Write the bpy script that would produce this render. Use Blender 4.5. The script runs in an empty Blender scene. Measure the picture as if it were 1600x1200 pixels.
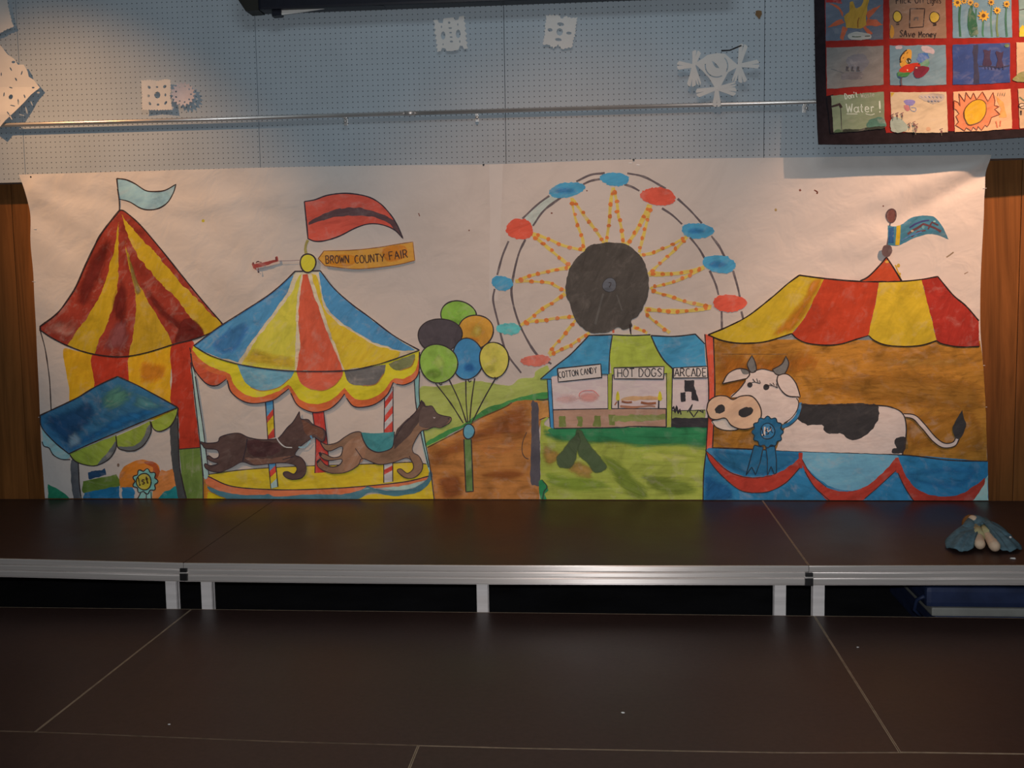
import bpy, bmesh, math, random
import numpy as np
from mathutils import Vector, Matrix, noise as mnoise
from mathutils.geometry import delaunay_2d_cdt

random.seed(7)
rng = np.random.default_rng(7)
scene = bpy.context.scene
COL = scene.collection

# ------------------------------------------------------------------ camera
FPX = 1686.084                       # focal length in pixels of the 1600 wide frame
CAM = np.array([0.0, 0.0, 1.4947])
YAW, PITCH, ROLL = 0.08583, 0.09649, -0.01561


def cam_axes():
    cy, sy, cp, sp = math.cos(YAW), math.sin(YAW), math.cos(PITCH), math.sin(PITCH)
    cr, sr = math.cos(ROLL), math.sin(ROLL)
    fwd = np.array([-sy * cp, cy * cp, -sp])
    right = np.array([cy, sy, 0.0])
    up = np.cross(right, fwd)
    return right * cr + up * sr, -right * sr + up * cr, fwd


RV, UV_, FV = cam_axes()
cam_data = bpy.data.cameras.new('camera')
cam = bpy.data.objects.new('camera', cam_data)
COL.objects.link(cam)
M3 = Matrix((Vector(RV), Vector(UV_), Vector(-FV))).transposed()
cam.matrix_world = Matrix.Translation(Vector(CAM)) @ M3.to_4x4()
cam_data.sensor_width = 36.0
cam_data.lens = FPX / 1600 * 36.0
cam_data.clip_start = 0.05
scene.camera = cam

# ------------------------------------------------------------------ exposure
vs = scene.view_settings
scene.display_settings.display_device = 'sRGB'
vs.view_transform = 'Standard'
vs.look = 'None'
vs.exposure = 0.0
vs.gamma = 1.0
vs.use_curve_mapping = False

# ------------------------------------------------------------------ world and lights
world = bpy.data.worlds.new('room_ambient')
scene.world = world
world.use_nodes = True
bg = world.node_tree.nodes['Background']
bg.inputs['Color'].default_value = (0.80, 0.92, 1.0, 1)
bg.inputs['Strength'].default_value = 0.035


def add_light(name, kind, loc, energy, color, target=None, **kw):
    d = bpy.data.lights.new(name, kind)
    d.energy = energy
    d.color = color
    for k, v in kw.items():
        setattr(d, k, v)
    o = bpy.data.objects.new(name, d)
    COL.objects.link(o)
    o.location = loc
    if target is not None:
        o.rotation_euler = (Vector(target) - Vector(loc)).to_track_quat('-Z', 'Y').to_euler()
    return o


# the camera's own flash, just above and beside the lens
add_light('camera_flash', 'SPOT', (0.02, -0.02, 1.56), 215, (1.0, 1.0, 1.0), (-0.20, 5.3, 1.55),
          spot_size=math.radians(112), spot_blend=1.0, shadow_soft_size=0.02)
# cool fill added overhead to brighten the upper wall
add_light('added_cool_fill', 'AREA', (-0.2, 2.6, 4.6), 14, (0.86, 0.96, 1.0), (-0.1, 5.0, 2.2), shape='RECTANGLE', size=2.4, size_y=0.6)
# warm spots: an added centre fill first, then the stage spotlight on either side
add_light('warm_spot', 'SPOT', (-0.1, 1.8, 4.3), 235, (1.0, 0.45, 0.16), (-0.15, 5.3, 1.0),
          spot_size=math.radians(40), spot_blend=1.0, shadow_soft_size=0.08)
add_light('warm_spot', 'SPOT', (-3.95, 3.45, 4.25), 400, (1.0, 0.51, 0.22), (-2.33, 5.3, 1.75),
          spot_size=math.radians(32.6), spot_blend=1.0, shadow_soft_size=0.035)
add_light('warm_spot', 'SPOT', (3.25, 3.35, 4.45), 860, (1.0, 0.53, 0.30), (1.76, 5.3, 2.0),
          spot_size=math.radians(30), spot_blend=1.0, shadow_soft_size=0.035)


# ------------------------------------------------------------------ pixel helpers
def U(pts, y):
    """points of the photograph (1600x1200) carried to the upright plane at depth y -> (X, Z)"""
    p = np.asarray(pts, float).reshape(-1, 2)
    v = FV + np.outer((p[:, 0] - 800) / FPX, RV) - np.outer((p[:, 1] - 600) / FPX, UV_)
    w = v * (y / v[:, 1])[:, None] + CAM
    return w[:, [0, 2]]


def G(px, py, z):
    """a point of the photograph carried to the level plane at height z -> (X, Y)"""
    v = FV + RV * (px - 800) / FPX - UV_ * (py - 600) / FPX
    w = v * ((z - CAM[2]) / v[2]) + CAM
    return float(w[0]), float(w[1])


def lin(c):
    c = np.asarray(c, float) / 255.0
    return np.where(c <= 0.04045, c / 12.92, ((c + 0.055) / 1.055) ** 2.4)


# ------------------------------------------------------------------ object helpers
def new_obj(name, mesh, parent=None, mats=()):
    o = bpy.data.objects.new(name, mesh)
    COL.objects.link(o)
    for m in mats:
        if m.name not in [x.name for x in mesh.materials if x]:
            mesh.materials.append(m)
    if parent is not None:
        o.parent = parent
    return o


def empty(name, loc=(0, 0, 0)):
    o = bpy.data.objects.new(name, None)
    COL.objects.link(o)
    o.location = loc
    o.empty_display_size = 0.05
    return o


def tag(o, label=None, cat=None, group=None, kind=None):
    if label: o['label'] = label
    if cat: o['category'] = cat
    if group: o['group'] = group
    if kind: o['kind'] = kind
    return o


def rel(o, parent):
    """parent o to an empty placed in the scene, keeping o's mesh in world coordinates"""
    o.parent = parent
    o.matrix_parent_inverse = Matrix.Translation(-parent.location)
    return o


def bm_box(bm, x0, x1, y0, y1, z0, z1, bevel=0.0, xcuts=0):
    n = max(1, xcuts + 1)
    xs = [x0 + (x1 - x0) * i / n for i in range(n + 1)]
    rows = []
    for x in xs:
        rows.append([bm.verts.new((x, y, z)) for (y, z) in ((y0, z0), (y1, z0), (y1, z1), (y0, z1))])
    fs = [bm.faces.new(rows[0]), bm.faces.new(rows[-1][::-1])]
    for a, b in zip(rows, rows[1:]):
        for k in range(4):
            fs.append(bm.faces.new((a[k], b[k], b[(k + 1) % 4], a[(k + 1) % 4])))
    bmesh.ops.recalc_face_normals(bm, faces=fs)
    if bevel > 0:
        es = list({e for f in fs for e in f.edges if e.calc_face_angle(0) > 0.5})
        bmesh.ops.bevel(bm, geom=es, offset=bevel, segments=2, affect='EDGES', profile=0.7)


def bm_mesh(bm, name, smooth=False):
    me = bpy.data.meshes.new(name)
    bm.to_mesh(me)
    bm.free()
    if smooth:
        for p in me.polygons: p.use_smooth = True
    return me


def box_obj(name, x0, x1, y0, y1, z0, z1, mat, parent=None, bevel=0.0, xcuts=0):
    bm = bmesh.new()
    bm_box(bm, x0, x1, y0, y1, z0, z1, bevel, xcuts)
    o = new_obj(name, bm_mesh(bm, name), None, [mat])
    if parent is not None: rel(o, parent)
    return o


def tube_mesh(name, path, radius, seg=12, caps=True):
    """round tube along a list of 3D points; radius a number or one per point"""
    path = [Vector(p) for p in path]
    rad = radius if hasattr(radius, '__len__') else [radius] * len(path)
    bm = bmesh.new()
    rings = []
    for i, p in enumerate(path):
        t = (path[min(i + 1, len(path) - 1)] - path[max(i - 1, 0)]).normalized()
        a = Vector((0, 0, 1)) if abs(t.z) < 0.9 else Vector((1, 0, 0))
        s = t.cross(a).normalized()
        n = s.cross(t)
        rings.append([bm.verts.new(p + (s * math.cos(2 * math.pi * k / seg) + n * math.sin(2 * math.pi * k / seg)) * rad[i])
                      for k in range(seg)])
    for a, b in zip(rings, rings[1:]):
        for k in range(seg):
            bm.faces.new((a[k], a[(k + 1) % seg], b[(k + 1) % seg], b[k]))
    if caps:
        bm.faces.new(rings[0][::-1])
        bm.faces.new(rings[-1])
    bmesh.ops.recalc_face_normals(bm, faces=bm.faces[:])
    return bm_mesh(bm, name, True)


# ------------------------------------------------------------------ materials
def mat_base(name):
    m = bpy.data.materials.new(name)
    m.use_nodes = True
    nt = m.node_tree
    return m, nt, nt.nodes['Principled BSDF']


def N(nt, typ, **kw):
    n = nt.nodes.new(typ)
    for k, v in kw.items(): setattr(n, k, v)
    return n


def ramp(nt, stops):
    r = N(nt, 'ShaderNodeValToRGB')
    e = r.color_ramp.elements
    while len(e) < len(stops): e.new(0.5)
    for el, (p, c) in zip(e, stops):
        el.position = p
        el.color = (c[0], c[1], c[2], 1)
    return r


def pos_noise(nt, scale=(1, 1, 1), rot=0.0, detail=5.0, rough=0.55, dist=0.0):
    g = N(nt, 'ShaderNodeNewGeometry')
    rt = N(nt, 'ShaderNodeVectorRotate', rotation_type='Y_AXIS')
    rt.inputs['Angle'].default_value = rot
    mp = N(nt, 'ShaderNodeVectorMath', operation='MULTIPLY')
    mp.inputs[1].default_value = scale
    no = N(nt, 'ShaderNodeTexNoise')
    no.inputs['Scale'].default_value = 1.0
    no.inputs['Detail'].default_value = detail
    no.inputs['Roughness'].default_value = rough
    no.inputs['Distortion'].default_value = dist
    nt.links.new(g.outputs['Position'], rt.inputs['Vector'])
    nt.links.new(rt.outputs[0], mp.inputs[0])
    nt.links.new(mp.outputs[0], no.inputs['Vector'])
    return no


def add_bump(nt, bsdf, height_socket, strength=0.3, distance=0.002):
    b = N(nt, 'ShaderNodeBump')
    b.inputs['Strength'].default_value = strength
    b.inputs['Distance'].default_value = distance
    nt.links.new(height_socket, b.inputs['Height'])
    nt.links.new(b.outputs[0], bsdf.inputs['Normal'])
    return b


def cloth_bump(nt, bsdf):
    a = pos_noise(nt, (7, 1, 9), 0.5, 3, 0.5, 0.4)
    add_bump(nt, bsdf, a.outputs['Fac'], 0.5, 0.016)


def simple_mat(name, col, rough=0.6, metal=0.0, spec=0.4, var=0.12, scale=(20, 20, 20), bump=0.0):
    m, nt, b = mat_base(name)
    no = pos_noise(nt, scale)
    c = np.asarray(col, float)
    r = ramp(nt, [(0.3, c * (1 - var)), (0.7, np.minimum(c * (1 + var), 1))])
    nt.links.new(no.outputs['Fac'], r.inputs[0])
    nt.links.new(r.outputs[0], b.inputs['Base Color'])
    b.inputs['Roughness'].default_value = rough
    b.inputs['Metallic'].default_value = metal
    b.inputs['Specular IOR Level'].default_value = spec
    if bump: add_bump(nt, b, no.outputs['Fac'], bump, 0.003)
    return m


PAPER = {'tl': (205, 168, 138), 'bl': (165, 132, 118), 'tc': (158, 144, 134), 'bc': (155, 131, 116),
         'tr': (221, 183, 160), 'br': (166, 141, 131), 'flash': (150, 146, 142)}
_paint = {}


def albedo(seen, region):
    s = np.asarray(seen, float)
    if s.max() - s.min() > 34:                       # pigments are a little purer than the eye reads them off the sheet
        s = np.clip(s.mean() + (s - s.mean()) * 1.18, 10, 255) * 0.92
        if s[1] >= s[0]: s = s * np.array([1.0, 0.95, 1.0])
    return np.clip(0.80 * lin(s) / lin(PAPER[region]), 0.004, 0.93)


def paint(seen, region, rot=0.0, var=0.34, thin=0.20, stretch=(9, 34), bump=True, soft=False):
    """brushed poster paint: streaks, blotches, thin washed-out patches where the paper shows through"""
    key = (tuple(seen), region, round(rot, 2), var, thin, stretch, bump, soft)
    if key in _paint: return _paint[key]
    m, nt, b = mat_base('poster_paint')
    c = albedo(seen, region)
    pap = np.array([0.80, 0.775, 0.755])
    L = nt.links.new
    n1 = pos_noise(nt, (stretch[0], 1, stretch[1]), rot, 6, 0.65, 0.6)
    light = np.minimum(c * (1 - thin) + pap * thin, 0.95)
    r = ramp(nt, [(0.25, c * (1 - var)), (0.45, c * 0.97), (0.58, np.minimum(c * 1.07, 0.95)), (0.76, light)])
    L(n1.outputs['Fac'], r.inputs[0])
    n2 = pos_noise(nt, (6.5, 1, 6.5), rot + 0.6, 4, 0.6, 1.0)
    r2 = ramp(nt, [(0.28, (1 - var * 0.9,) * 3), (0.47, (1.0,) * 3), (0.66, (1.0 + var * 0.35,) * 3)])
    L(n2.outputs['Fac'], r2.inputs[0])
    mx = N(nt, 'ShaderNodeMix', data_type='RGBA', blend_type='MULTIPLY')
    mx.inputs['Factor'].default_value = 1.0
    L(r.outputs[0], mx.inputs['A'])
    L(r2.outputs[0], mx.inputs['B'])
    n3 = pos_noise(nt, (13, 1, 17), rot - 0.4, 5, 0.65, 0.5)
    r3 = ramp(nt, [(0.54, (0, 0, 0)), (0.74, (thin * 1.6,) * 3)])
    L(n3.outputs['Fac'], r3.inputs[0])
    m2 = N(nt, 'ShaderNodeMix', data_type='RGBA')
    L(r3.outputs[0], m2.inputs['Factor'])
    L(mx.outputs['Result'], m2.inputs['A'])
    m2.inputs['B'].default_value = (pap[0], pap[1], pap[2], 1)
    L(m2.outputs['Result'], b.inputs['Base Color'])
    b.inputs['Roughness'].default_value = 0.7
    b.inputs['Specular IOR Level'].default_value = 0.25
    if bump: cloth_bump(nt, b)
    if soft:                                          # a wash that fades out at its rim
        at = N(nt, 'ShaderNodeAttribute', attribute_name='coverage')
        ad = N(nt, 'ShaderNodeMath', operation='MULTIPLY_ADD')
        L(n1.outputs['Fac'], ad.inputs[0])
        ad.inputs[1].default_value = 0.9
        ad.inputs[2].default_value = -0.45
        a2 = N(nt, 'ShaderNodeMath', operation='ADD')
        L(at.outputs['Fac'], a2.inputs[0]); L(ad.outputs[0], a2.inputs[1])
        mr = N(nt, 'ShaderNodeMapRange', interpolation_type='SMOOTHSTEP')
        mr.inputs['From Min'].default_value = 0.12
        mr.inputs['From Max'].default_value = 0.85
        mr.inputs['To Max'].default_value = 0.92
        L(a2.outputs[0], mr.inputs['Value'])
        L(mr.outputs[0], b.inputs['Alpha'])
    _paint[key] = m
    return m


# ------------------------------------------------------------------ flat shapes laid on a hanging sheet
def smooth_path(pts, step=3.0, closed=False):
    """Catmull-Rom through the points; a point given twice in a row is a sharp corner"""
    P = [np.asarray(p, float) for p in pts]
    if closed:
        # start at a corner when there is one
        ks = [i for i in range(len(P)) if np.allclose(P[i], P[(i + 1) % len(P)])]
        if ks:
            k = ks[0] + 1
            P = P[k:] + P[:k]
            P.append(P[0]) if not np.allclose(P[0], P[-1]) else None
            closed = False
    if closed:
        segs = [(P, True)]
    else:
        segs, cur = [], [P[0]]
        for q in P[1:]:
            if np.allclose(q, cur[-1]):
                if len(cur) > 1: segs.append((cur, False))
                cur = [q]
            else:
                cur.append(q)
        if len(cur) > 1: segs.append((cur, False))
    out = []
    for S, cl in segs:
        n = len(S)
        rng_ = range(n) if cl else range(n - 1)
        for i in rng_:
            p1, p2 = S[i], S[(i + 1) % n]
            p0 = S[i - 1] if (cl or i > 0) else 2 * p1 - p2
            p3 = S[(i + 2) % n] if (cl or i + 2 < n) else 2 * p2 - p1
            k = max(1, int(math.ceil(np.linalg.norm(p2 - p1) / step)))
            for j in range(k):
                t = j / k
                out.append(0.5 * ((2 * p1) + (-p0 + p2) * t + (2 * p0 - 5 * p1 + 4 * p2 - p3) * t * t
                                  + (-p0 + 3 * p1 - 3 * p2 + p3) * t ** 3))
        if not cl: out.append(S[-1])
    res = [out[0]]
    for q in out[1:]:
        if np.linalg.norm(q - res[-1]) > 1e-4: res.append(q)
    if np.linalg.norm(res[0] - res[-1]) < 1e-4 and len(res) > 3: res.pop()
    return np.array(res)


def straight_path(pts, step=3.0, closed=True):
    P = [np.asarray(p, float) for p in pts]
    out = []
    n = len(P)
    for i in range(n if closed else n - 1):
        a, b = P[i], P[(i + 1) % n]
        k = max(1, int(math.ceil(np.linalg.norm(b - a) / step)))
        for j in range(k): out.append(a + (b - a) * j / k)
    if not closed: out.append(P[-1])
    return np.array(out)


def inside(poly, q):
    x, y = q[:, 0], q[:, 1]
    px, py = poly[:, 0], poly[:, 1]
    c = np.zeros(len(q), bool)
    j = len(poly) - 1
    for i in range(len(poly)):
        if py[i] != py[j]:
            k = ((py[i] > y) != (py[j] > y)) & (x < (px[j] - px[i]) * (y - py[i]) / (py[j] - py[i]) + px[i])
            c ^= k
        j = i
    return c


def tess(loops, step=4.0):
    """triangles filling the first loop less the others (even-odd), with inner points every `step`"""
    P = [np.asarray(l, float) for l in loops]
    lo, hi = P[0].min(0), P[0].max(0)
    gx, gy = np.meshgrid(np.arange(lo[0] + step / 2, hi[0], step), np.arange(lo[1] + step / 2, hi[1], step))
    q = np.column_stack([gx.ravel(), gy.ravel()])
    if len(q):
        m = np.zeros(len(q), bool)
        for l in P: m ^= inside(l, q)
        q = q[m]
    if len(q):
        allb = np.concatenate(P)
        keep = np.ones(len(q), bool)
        cell = {}
        for b in allb: cell.setdefault((int(b[0] // step), int(b[1] // step)), []).append(b)
        for i, p in enumerate(q):
            cx, cy = int(p[0] // step), int(p[1] // step)
            for dx in (-1, 0, 1):
                for dy in (-1, 0, 1):
                    for b in cell.get((cx + dx, cy + dy), ()):
                        if abs(b[0] - p[0]) + abs(b[1] - p[1]) < step * 0.5: keep[i] = False
        q = q[keep]
    verts, edges, base = [], [], 0
    for l in P:
        verts += [Vector(v) for v in l]
        n = len(l)
        edges += [(base + i, base + (i + 1) % n) for i in range(n)]
        base += n
    verts += [Vector(v) for v in q]
    v, _, f, *_r = delaunay_2d_cdt(verts, edges, [], 0, 1e-5)
    V = np.array([(a[0], a[1]) for a in v])
    F = np.array([t for t in f if len(t) == 3], int)
    cen = V[F].mean(1)
    m = np.zeros(len(F), bool)
    for l in P: m ^= inside(l, cen)
    F = F[m]
    used = np.unique(F)
    idx = -np.ones(len(V), int)
    idx[used] = np.arange(len(used))
    return V[used], idx[F]


def ribbon(path, w, jitter=0.22):
    """a brush or pen line: quad strip along a path, width in the path's units"""
    n = len(path)
    t = np.gradient(path, axis=0)
    t /= np.maximum(np.linalg.norm(t, axis=1), 1e-9)[:, None]
    nn = np.column_stack([-t[:, 1], t[:, 0]])
    k = rng.normal(0, 1, n)
    k = np.convolve(np.concatenate([k[:2], k, k[-2:]]), np.ones(5) / 5, 'valid')[:n]
    ww = w * 0.5 * (1 + jitter * k)
    L, R = path + nn * ww[:, None], path - nn * ww[:, None]
    V = np.concatenate([L, R])
    F = []
    for i in range(n - 1):
        F.append((i, i + n, i + 1))
        F.append((i + 1, i + n, i + 1 + n))
    return V, np.array(F)


class Sheet:
    """a hanging sheet: upright plane at depth y with gentle waves; paint is laid on it in thin coats"""
    def __init__(self, y, wave, zmin=None, coat=0.00022):
        self.y, self.wave, self.zmin, self.coat = y, wave, zmin, coat
        self.h = {}

    def level(self, V, cell=4.0, mark=True):
        cells = {(int(a // cell) + dx, int(b // cell) + dy) for a, b in V for dx in (-1, 0, 1) for dy in (-1, 0, 1)}
        l = 1 + max((self.h.get(c, 0) for c in cells), default=0)
        if mark:
            for c in cells: self.h[c] = l
        return l

    def place(self, V, lvl):
        xz = U(V, self.y)
        if self.zmin is not None: xz[:, 1] = np.maximum(xz[:, 1], self.zmin)
        y = self.y - self.wave(xz[:, 0], xz[:, 1]) - 0.0004 - lvl * self.coat
        return np.column_stack([xz[:, 0], y, xz[:, 1]])


class Fig:
    """one painted figure = one mesh of fills and lines in paint order"""
    def __init__(self, sheet, name, label=None):
        self.s, self.name, self.label = sheet, name, label
        self.v, self.f, self.m, self.mats, self.n, self.cov = [], [], [], [], 0, []

    def _add(self, V, F, mat, lvl, cov=None):
        if mat not in self.mats: self.mats.append(mat)
        W = self.s.place(V, lvl)
        a = W[F[:, 0]]; b = W[F[:, 1]]; c = W[F[:, 2]]
        nrm = np.cross(b - a, c - a)
        F = F.copy()
        F[nrm[:, 1] > 0] = F[nrm[:, 1] > 0][:, ::-1]
        F = F[np.abs(nrm[:, 1]) > 1e-10]
        self.cov.append(np.ones(len(W)) if cov is None else cov)
        self.v.append(W); self.f.append(F + self.n); self.m += [self.mats.index(mat)] * len(F)
        self.n += len(W)

    def fill(self, pts, mat, smooth=True, rough=0.35, step=4.0):
        P = smooth_path(pts, 3.0, True) if smooth else straight_path(pts, 3.0, True)
        if rough > 0:
            k = rng.normal(0, rough, P.shape)
            k = (k + np.roll(k, 1, 0) + np.roll(k, -1, 0)) / 2
            P = P + k
        V, F = tess([P], step)
        self._add(V, F, mat, self.s.level(V))
        return self

    def wash(self, pts, seen, region, deg=0.0, soft=7.0, smooth=True, **k):
        """a soft-rimmed patch of paint"""
        P = smooth_path(pts, 2.5, True) if smooth else straight_path(pts, 2.5, True)
        V, F = tess([P], 2.6)
        if soft >= 8: soft *= 1.7
        d = np.sqrt(((V[:, None, :] - P[None, :, :]) ** 2).sum(2)).min(1)
        self._add(V, F, paint(tuple(seen), region, math.radians(deg), soft=True, **k), self.s.level(V), np.clip(d / soft, 0, 1))
        return self

    def line(self, pts, w, mat, smooth=True, closed=False, jitter=0.22):
        P = smooth_path(pts, 3.0, closed) if smooth else straight_path(pts, 3.0, closed)
        if closed or (smooth and np.allclose(pts[0], pts[-1])): P = np.concatenate([P, P[:1]])
        V, F = ribbon(P, w, jitter)
        self._add(V, F, mat, self.s.level(V))
        return self

    def ell(self, cx, cy, rx, ry, mat, rot=0.0, wob=0.03, rough=0.3):
        n = max(8, int(2 * math.pi * max(rx, ry) / 3))
        a = np.arange(n) * 2 * math.pi / n
        k = 1 + wob * (np.sin(2 * a + cx) + np.sin(3 * a + cy))
        x, y = rx * k * np.cos(a), ry * k * np.sin(a)
        c, s = math.cos(rot), math.sin(rot)
        P = np.column_stack([cx + x * c - y * s, cy + x * s + y * c])
        if rough and min(rx, ry) > 5: P += rng.normal(0, rough, P.shape)
        V, F = tess([P], 4.0 if min(rx, ry) > 4 else 2.5)
        self._add(V, F, mat, self.s.level(V))
        return self

    def ring(self, cx, cy, rx, ry, w, mat, rot=0.0, wob=0.03):
        n = max(10, int(2 * math.pi * max(rx, ry) / 3))
        a = np.arange(n) * 2 * math.pi / n
        k = 1 + wob * (np.sin(2 * a + cx) + np.sin(3 * a + cy))
        x, y = rx * k * np.cos(a), ry * k * np.sin(a)
        c, s = math.cos(rot), math.sin(rot)
        P = np.column_stack([cx + x * c - y * s, cy + x * s + y * c])
        P = np.concatenate([P, P[:2]])
        V, F = ribbon(P, w)
        self._add(V, F, mat, self.s.level(V))
        return self

    def text(self, s, p0, p1, h, w, mat, wide=0.68, gap=0.22):
        """hand lettering in strokes along the baseline p0-p1, letters h tall"""
        p0, p1 = np.asarray(p0, float), np.asarray(p1, float)
        L = np.linalg.norm(p1 - p0)
        u = (p1 - p0) / L
        up = np.array([u[1], -u[0]])
        ws = [0.45 if ch in ' ' else (GW.get(ch, 1.0)) for ch in s]
        tot = sum(ws) + gap * (len(s) - 1)
        k = L / tot
        x = 0.0
        for ch, cw in zip(s, ws):
            for st in GLYPH.get(ch, ()):
                q = [p0 + u * (x + a * cw) * k + up * b * h + rng.normal(0, 0.12, 2) for a, b in st]
                P = straight_path(q, 1.5, False)
                V, F = ribbon(P, w, 0.25)
                self._add(V, F, mat, self.s.level(V, 4.0, False))
            x += cw + gap
        return self

    def build(self, parent):
        me = bpy.data.meshes.new(self.name)
        V = np.concatenate(self.v); F = np.concatenate(self.f)
        me.from_pydata(V.tolist(), [], F.tolist())
        for m in self.mats: me.materials.append(m)
        me.polygons.foreach_set('material_index', self.m)
        me.polygons.foreach_set('use_smooth', [True] * len(F))
        at = me.attributes.new('coverage', 'FLOAT', 'POINT')
        at.data.foreach_set('value', np.concatenate(self.cov).astype(np.float32))
        me.update()
        o = bpy.data.objects.new(self.name, me)
        COL.objects.link(o)
        root = parent
        o.parent = parent
        off = Vector((0, 0, 0))
        q = parent
        while q is not None and q.type == 'EMPTY':
            off += q.location
            q = q.parent
        if parent.type != 'EMPTY':
            o.matrix_parent_inverse = Matrix.Identity(4)
        else:
            o.matrix_parent_inverse = Matrix.Translation(-off)
        if self.label: o['label'] = self.label
        return o


def arc(cx, cy, rx, ry, a0, a1, n=6):
    return [(cx + rx * math.cos(math.radians(a0 + (a1 - a0) * i / n)),
             cy + ry * math.sin(math.radians(a0 + (a1 - a0) * i / n))) for i in range(n + 1)]


_o = arc(0.5, 0.5, 0.5, 0.5, 0, 360, 12)
_so = arc(0.5, 0.3, 0.42, 0.3, 0, 360, 10)
GLYPH = {
    'A': [[(0, 0), (.5, 1), (1, 0)], [(.2, .38), (.8, .38)]],
    'B': [[(.05, 0), (.05, 1), (.6, 1), (.85, .8), (.6, .55), (.05, .52)], [(.6, .55), (.95, .28), (.65, 0), (.05, 0)]],
    'C': [arc(.55, .5, .5, .5, -50, -310, 10)],
    'D': [[(.05, 0), (.05, 1), (.55, .95), (.95, .5), (.55, .03), (.05, 0)]],
    'E': [[(.9, 1), (.1, 1), (.1, 0), (.9, 0)], [(.1, .5), (.75, .5)]],
    'F': [[(.95, 1), (.1, 1), (.1, 0)], [(.1, .52), (.75, .54)]],
    'G': [arc(.55, .5, .5, .5, 40, 320, 10) + [(1.0, .42), (.6, .42)]],
    'H': [[(.08, 0), (.08, 1)], [(.92, 0), (.92, 1)], [(.08, .5), (.92, .5)]],
    'I': [[(.5, 0), (.5, 1)]],
    'M': [[(0, 0), (.12, 1), (.5, .3), (.88, 1), (1, 0)]],
    'N': [[(.08, 0), (.08, 1), (.92, 0), (.92, 1)]],
    'O': [_o],
    'R': [[(.05, 0), (.05, 1), (.6, 1), (.88, .78), (.6, .5), (.05, .48)], [(.45, .48), (.95, 0)]],
    'S': [[(.9, .85), (.5, 1), (.1, .78), (.5, .52), (.9, .25), (.5, 0), (.08, .14)]],
    'T': [[(0, 1), (1, 1)], [(.5, 1), (.5, 0)]],
    'U': [[(.05, 1), (.05, .3), (.3, 0), (.7, 0), (.95, .3), (.95, 1)]],
    'V': [[(0, 1), (.5, 0), (1, 1)]],
    'W': [[(0, 1), (.25, 0), (.5, .75), (.75, 0), (1, 1)]],
    'Y': [[(0, 1), (.5, .5), (1, 1)], [(.5, .5), (.5, 0)]],
    'L': [[(.1, 1), (.1, 0), (.9, 0)]],
    '1': [[(.2, .8), (.5, 1), (.5, 0)], [(.1, 0), (.9, 0)]],
    'a': [_so, [(.95, .66), (.95, .1), (1.1, -.02)]],
    'c': [arc(.5, .3, .42, .3, -45, -315, 8)],
    'e': [[(.1, .32), (.90, .33)] + arc(.5, .3, .42, .3, 10, 315, 8)[1:]],
    'f': [[(.8, .95), (.5, 1), (.4, .8), (.4, 0)], [(.1, .58), (.8, .58)]],
    'g': [_so, [(.92, .6), (.9, -.2), (.5, -.35), (.15, -.2)]],
    'h': [[(.1, 1), (.1, 0)], [(.1, .4), (.5, .6), (.9, .4), (.9, 0)]],
    'i': [[(.5, .6), (.5, 0)], [(.5, .82), (.5, .92)]],
    'k': [[(.1, 1), (.1, 0)], [(.85, .6), (.1, .28), (.9, 0)]],
    'l': [[(.5, 1), (.5, 0)]],
    'n': [[(.1, .6), (.1, 0)], [(.1, .4), (.5, .6), (.9, .4), (.9, 0)]],
    'o': [_so],
    'r': [[(.15, .6), (.15, 0)], [(.15, .4), (.5, .6), (.9, .52)]],
    's': [[(.85, .52), (.5, .62), (.15, .46), (.8, .18), (.5, 0), (.12, .08)]],
    't': [[(.45, .9), (.45, .1), (.8, 0)], [(.1, .6), (.85, .6)]],
    'u': [[(.1, .6), (.1, .15), (.5, 0), (.9, .2)], [(.9, .6), (.9, 0)]],
    'v': [[(.05, .6), (.5, 0), (.95, .6)]],
    'y': [[(.05, .6), (.5, .05)], [(.95, .6), (.3, -.35)]],
    "'": [[(.5, 1), (.4, .8)]],
    '!': [[(.7, 1), (.45, .3)], [(.38, .1), (.36, .0)]],
}
GW = {'I': .35, 'l': .3, 'i': .3, "'": .3, '!': .6, 'f': .7, 't': .7, 'r': .7, 'M': 1.15, 'W': 1.2, '1': .6}

# =================================================================== the room
PEG_Y, PEG_Z = 5.300, 2.022

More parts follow.
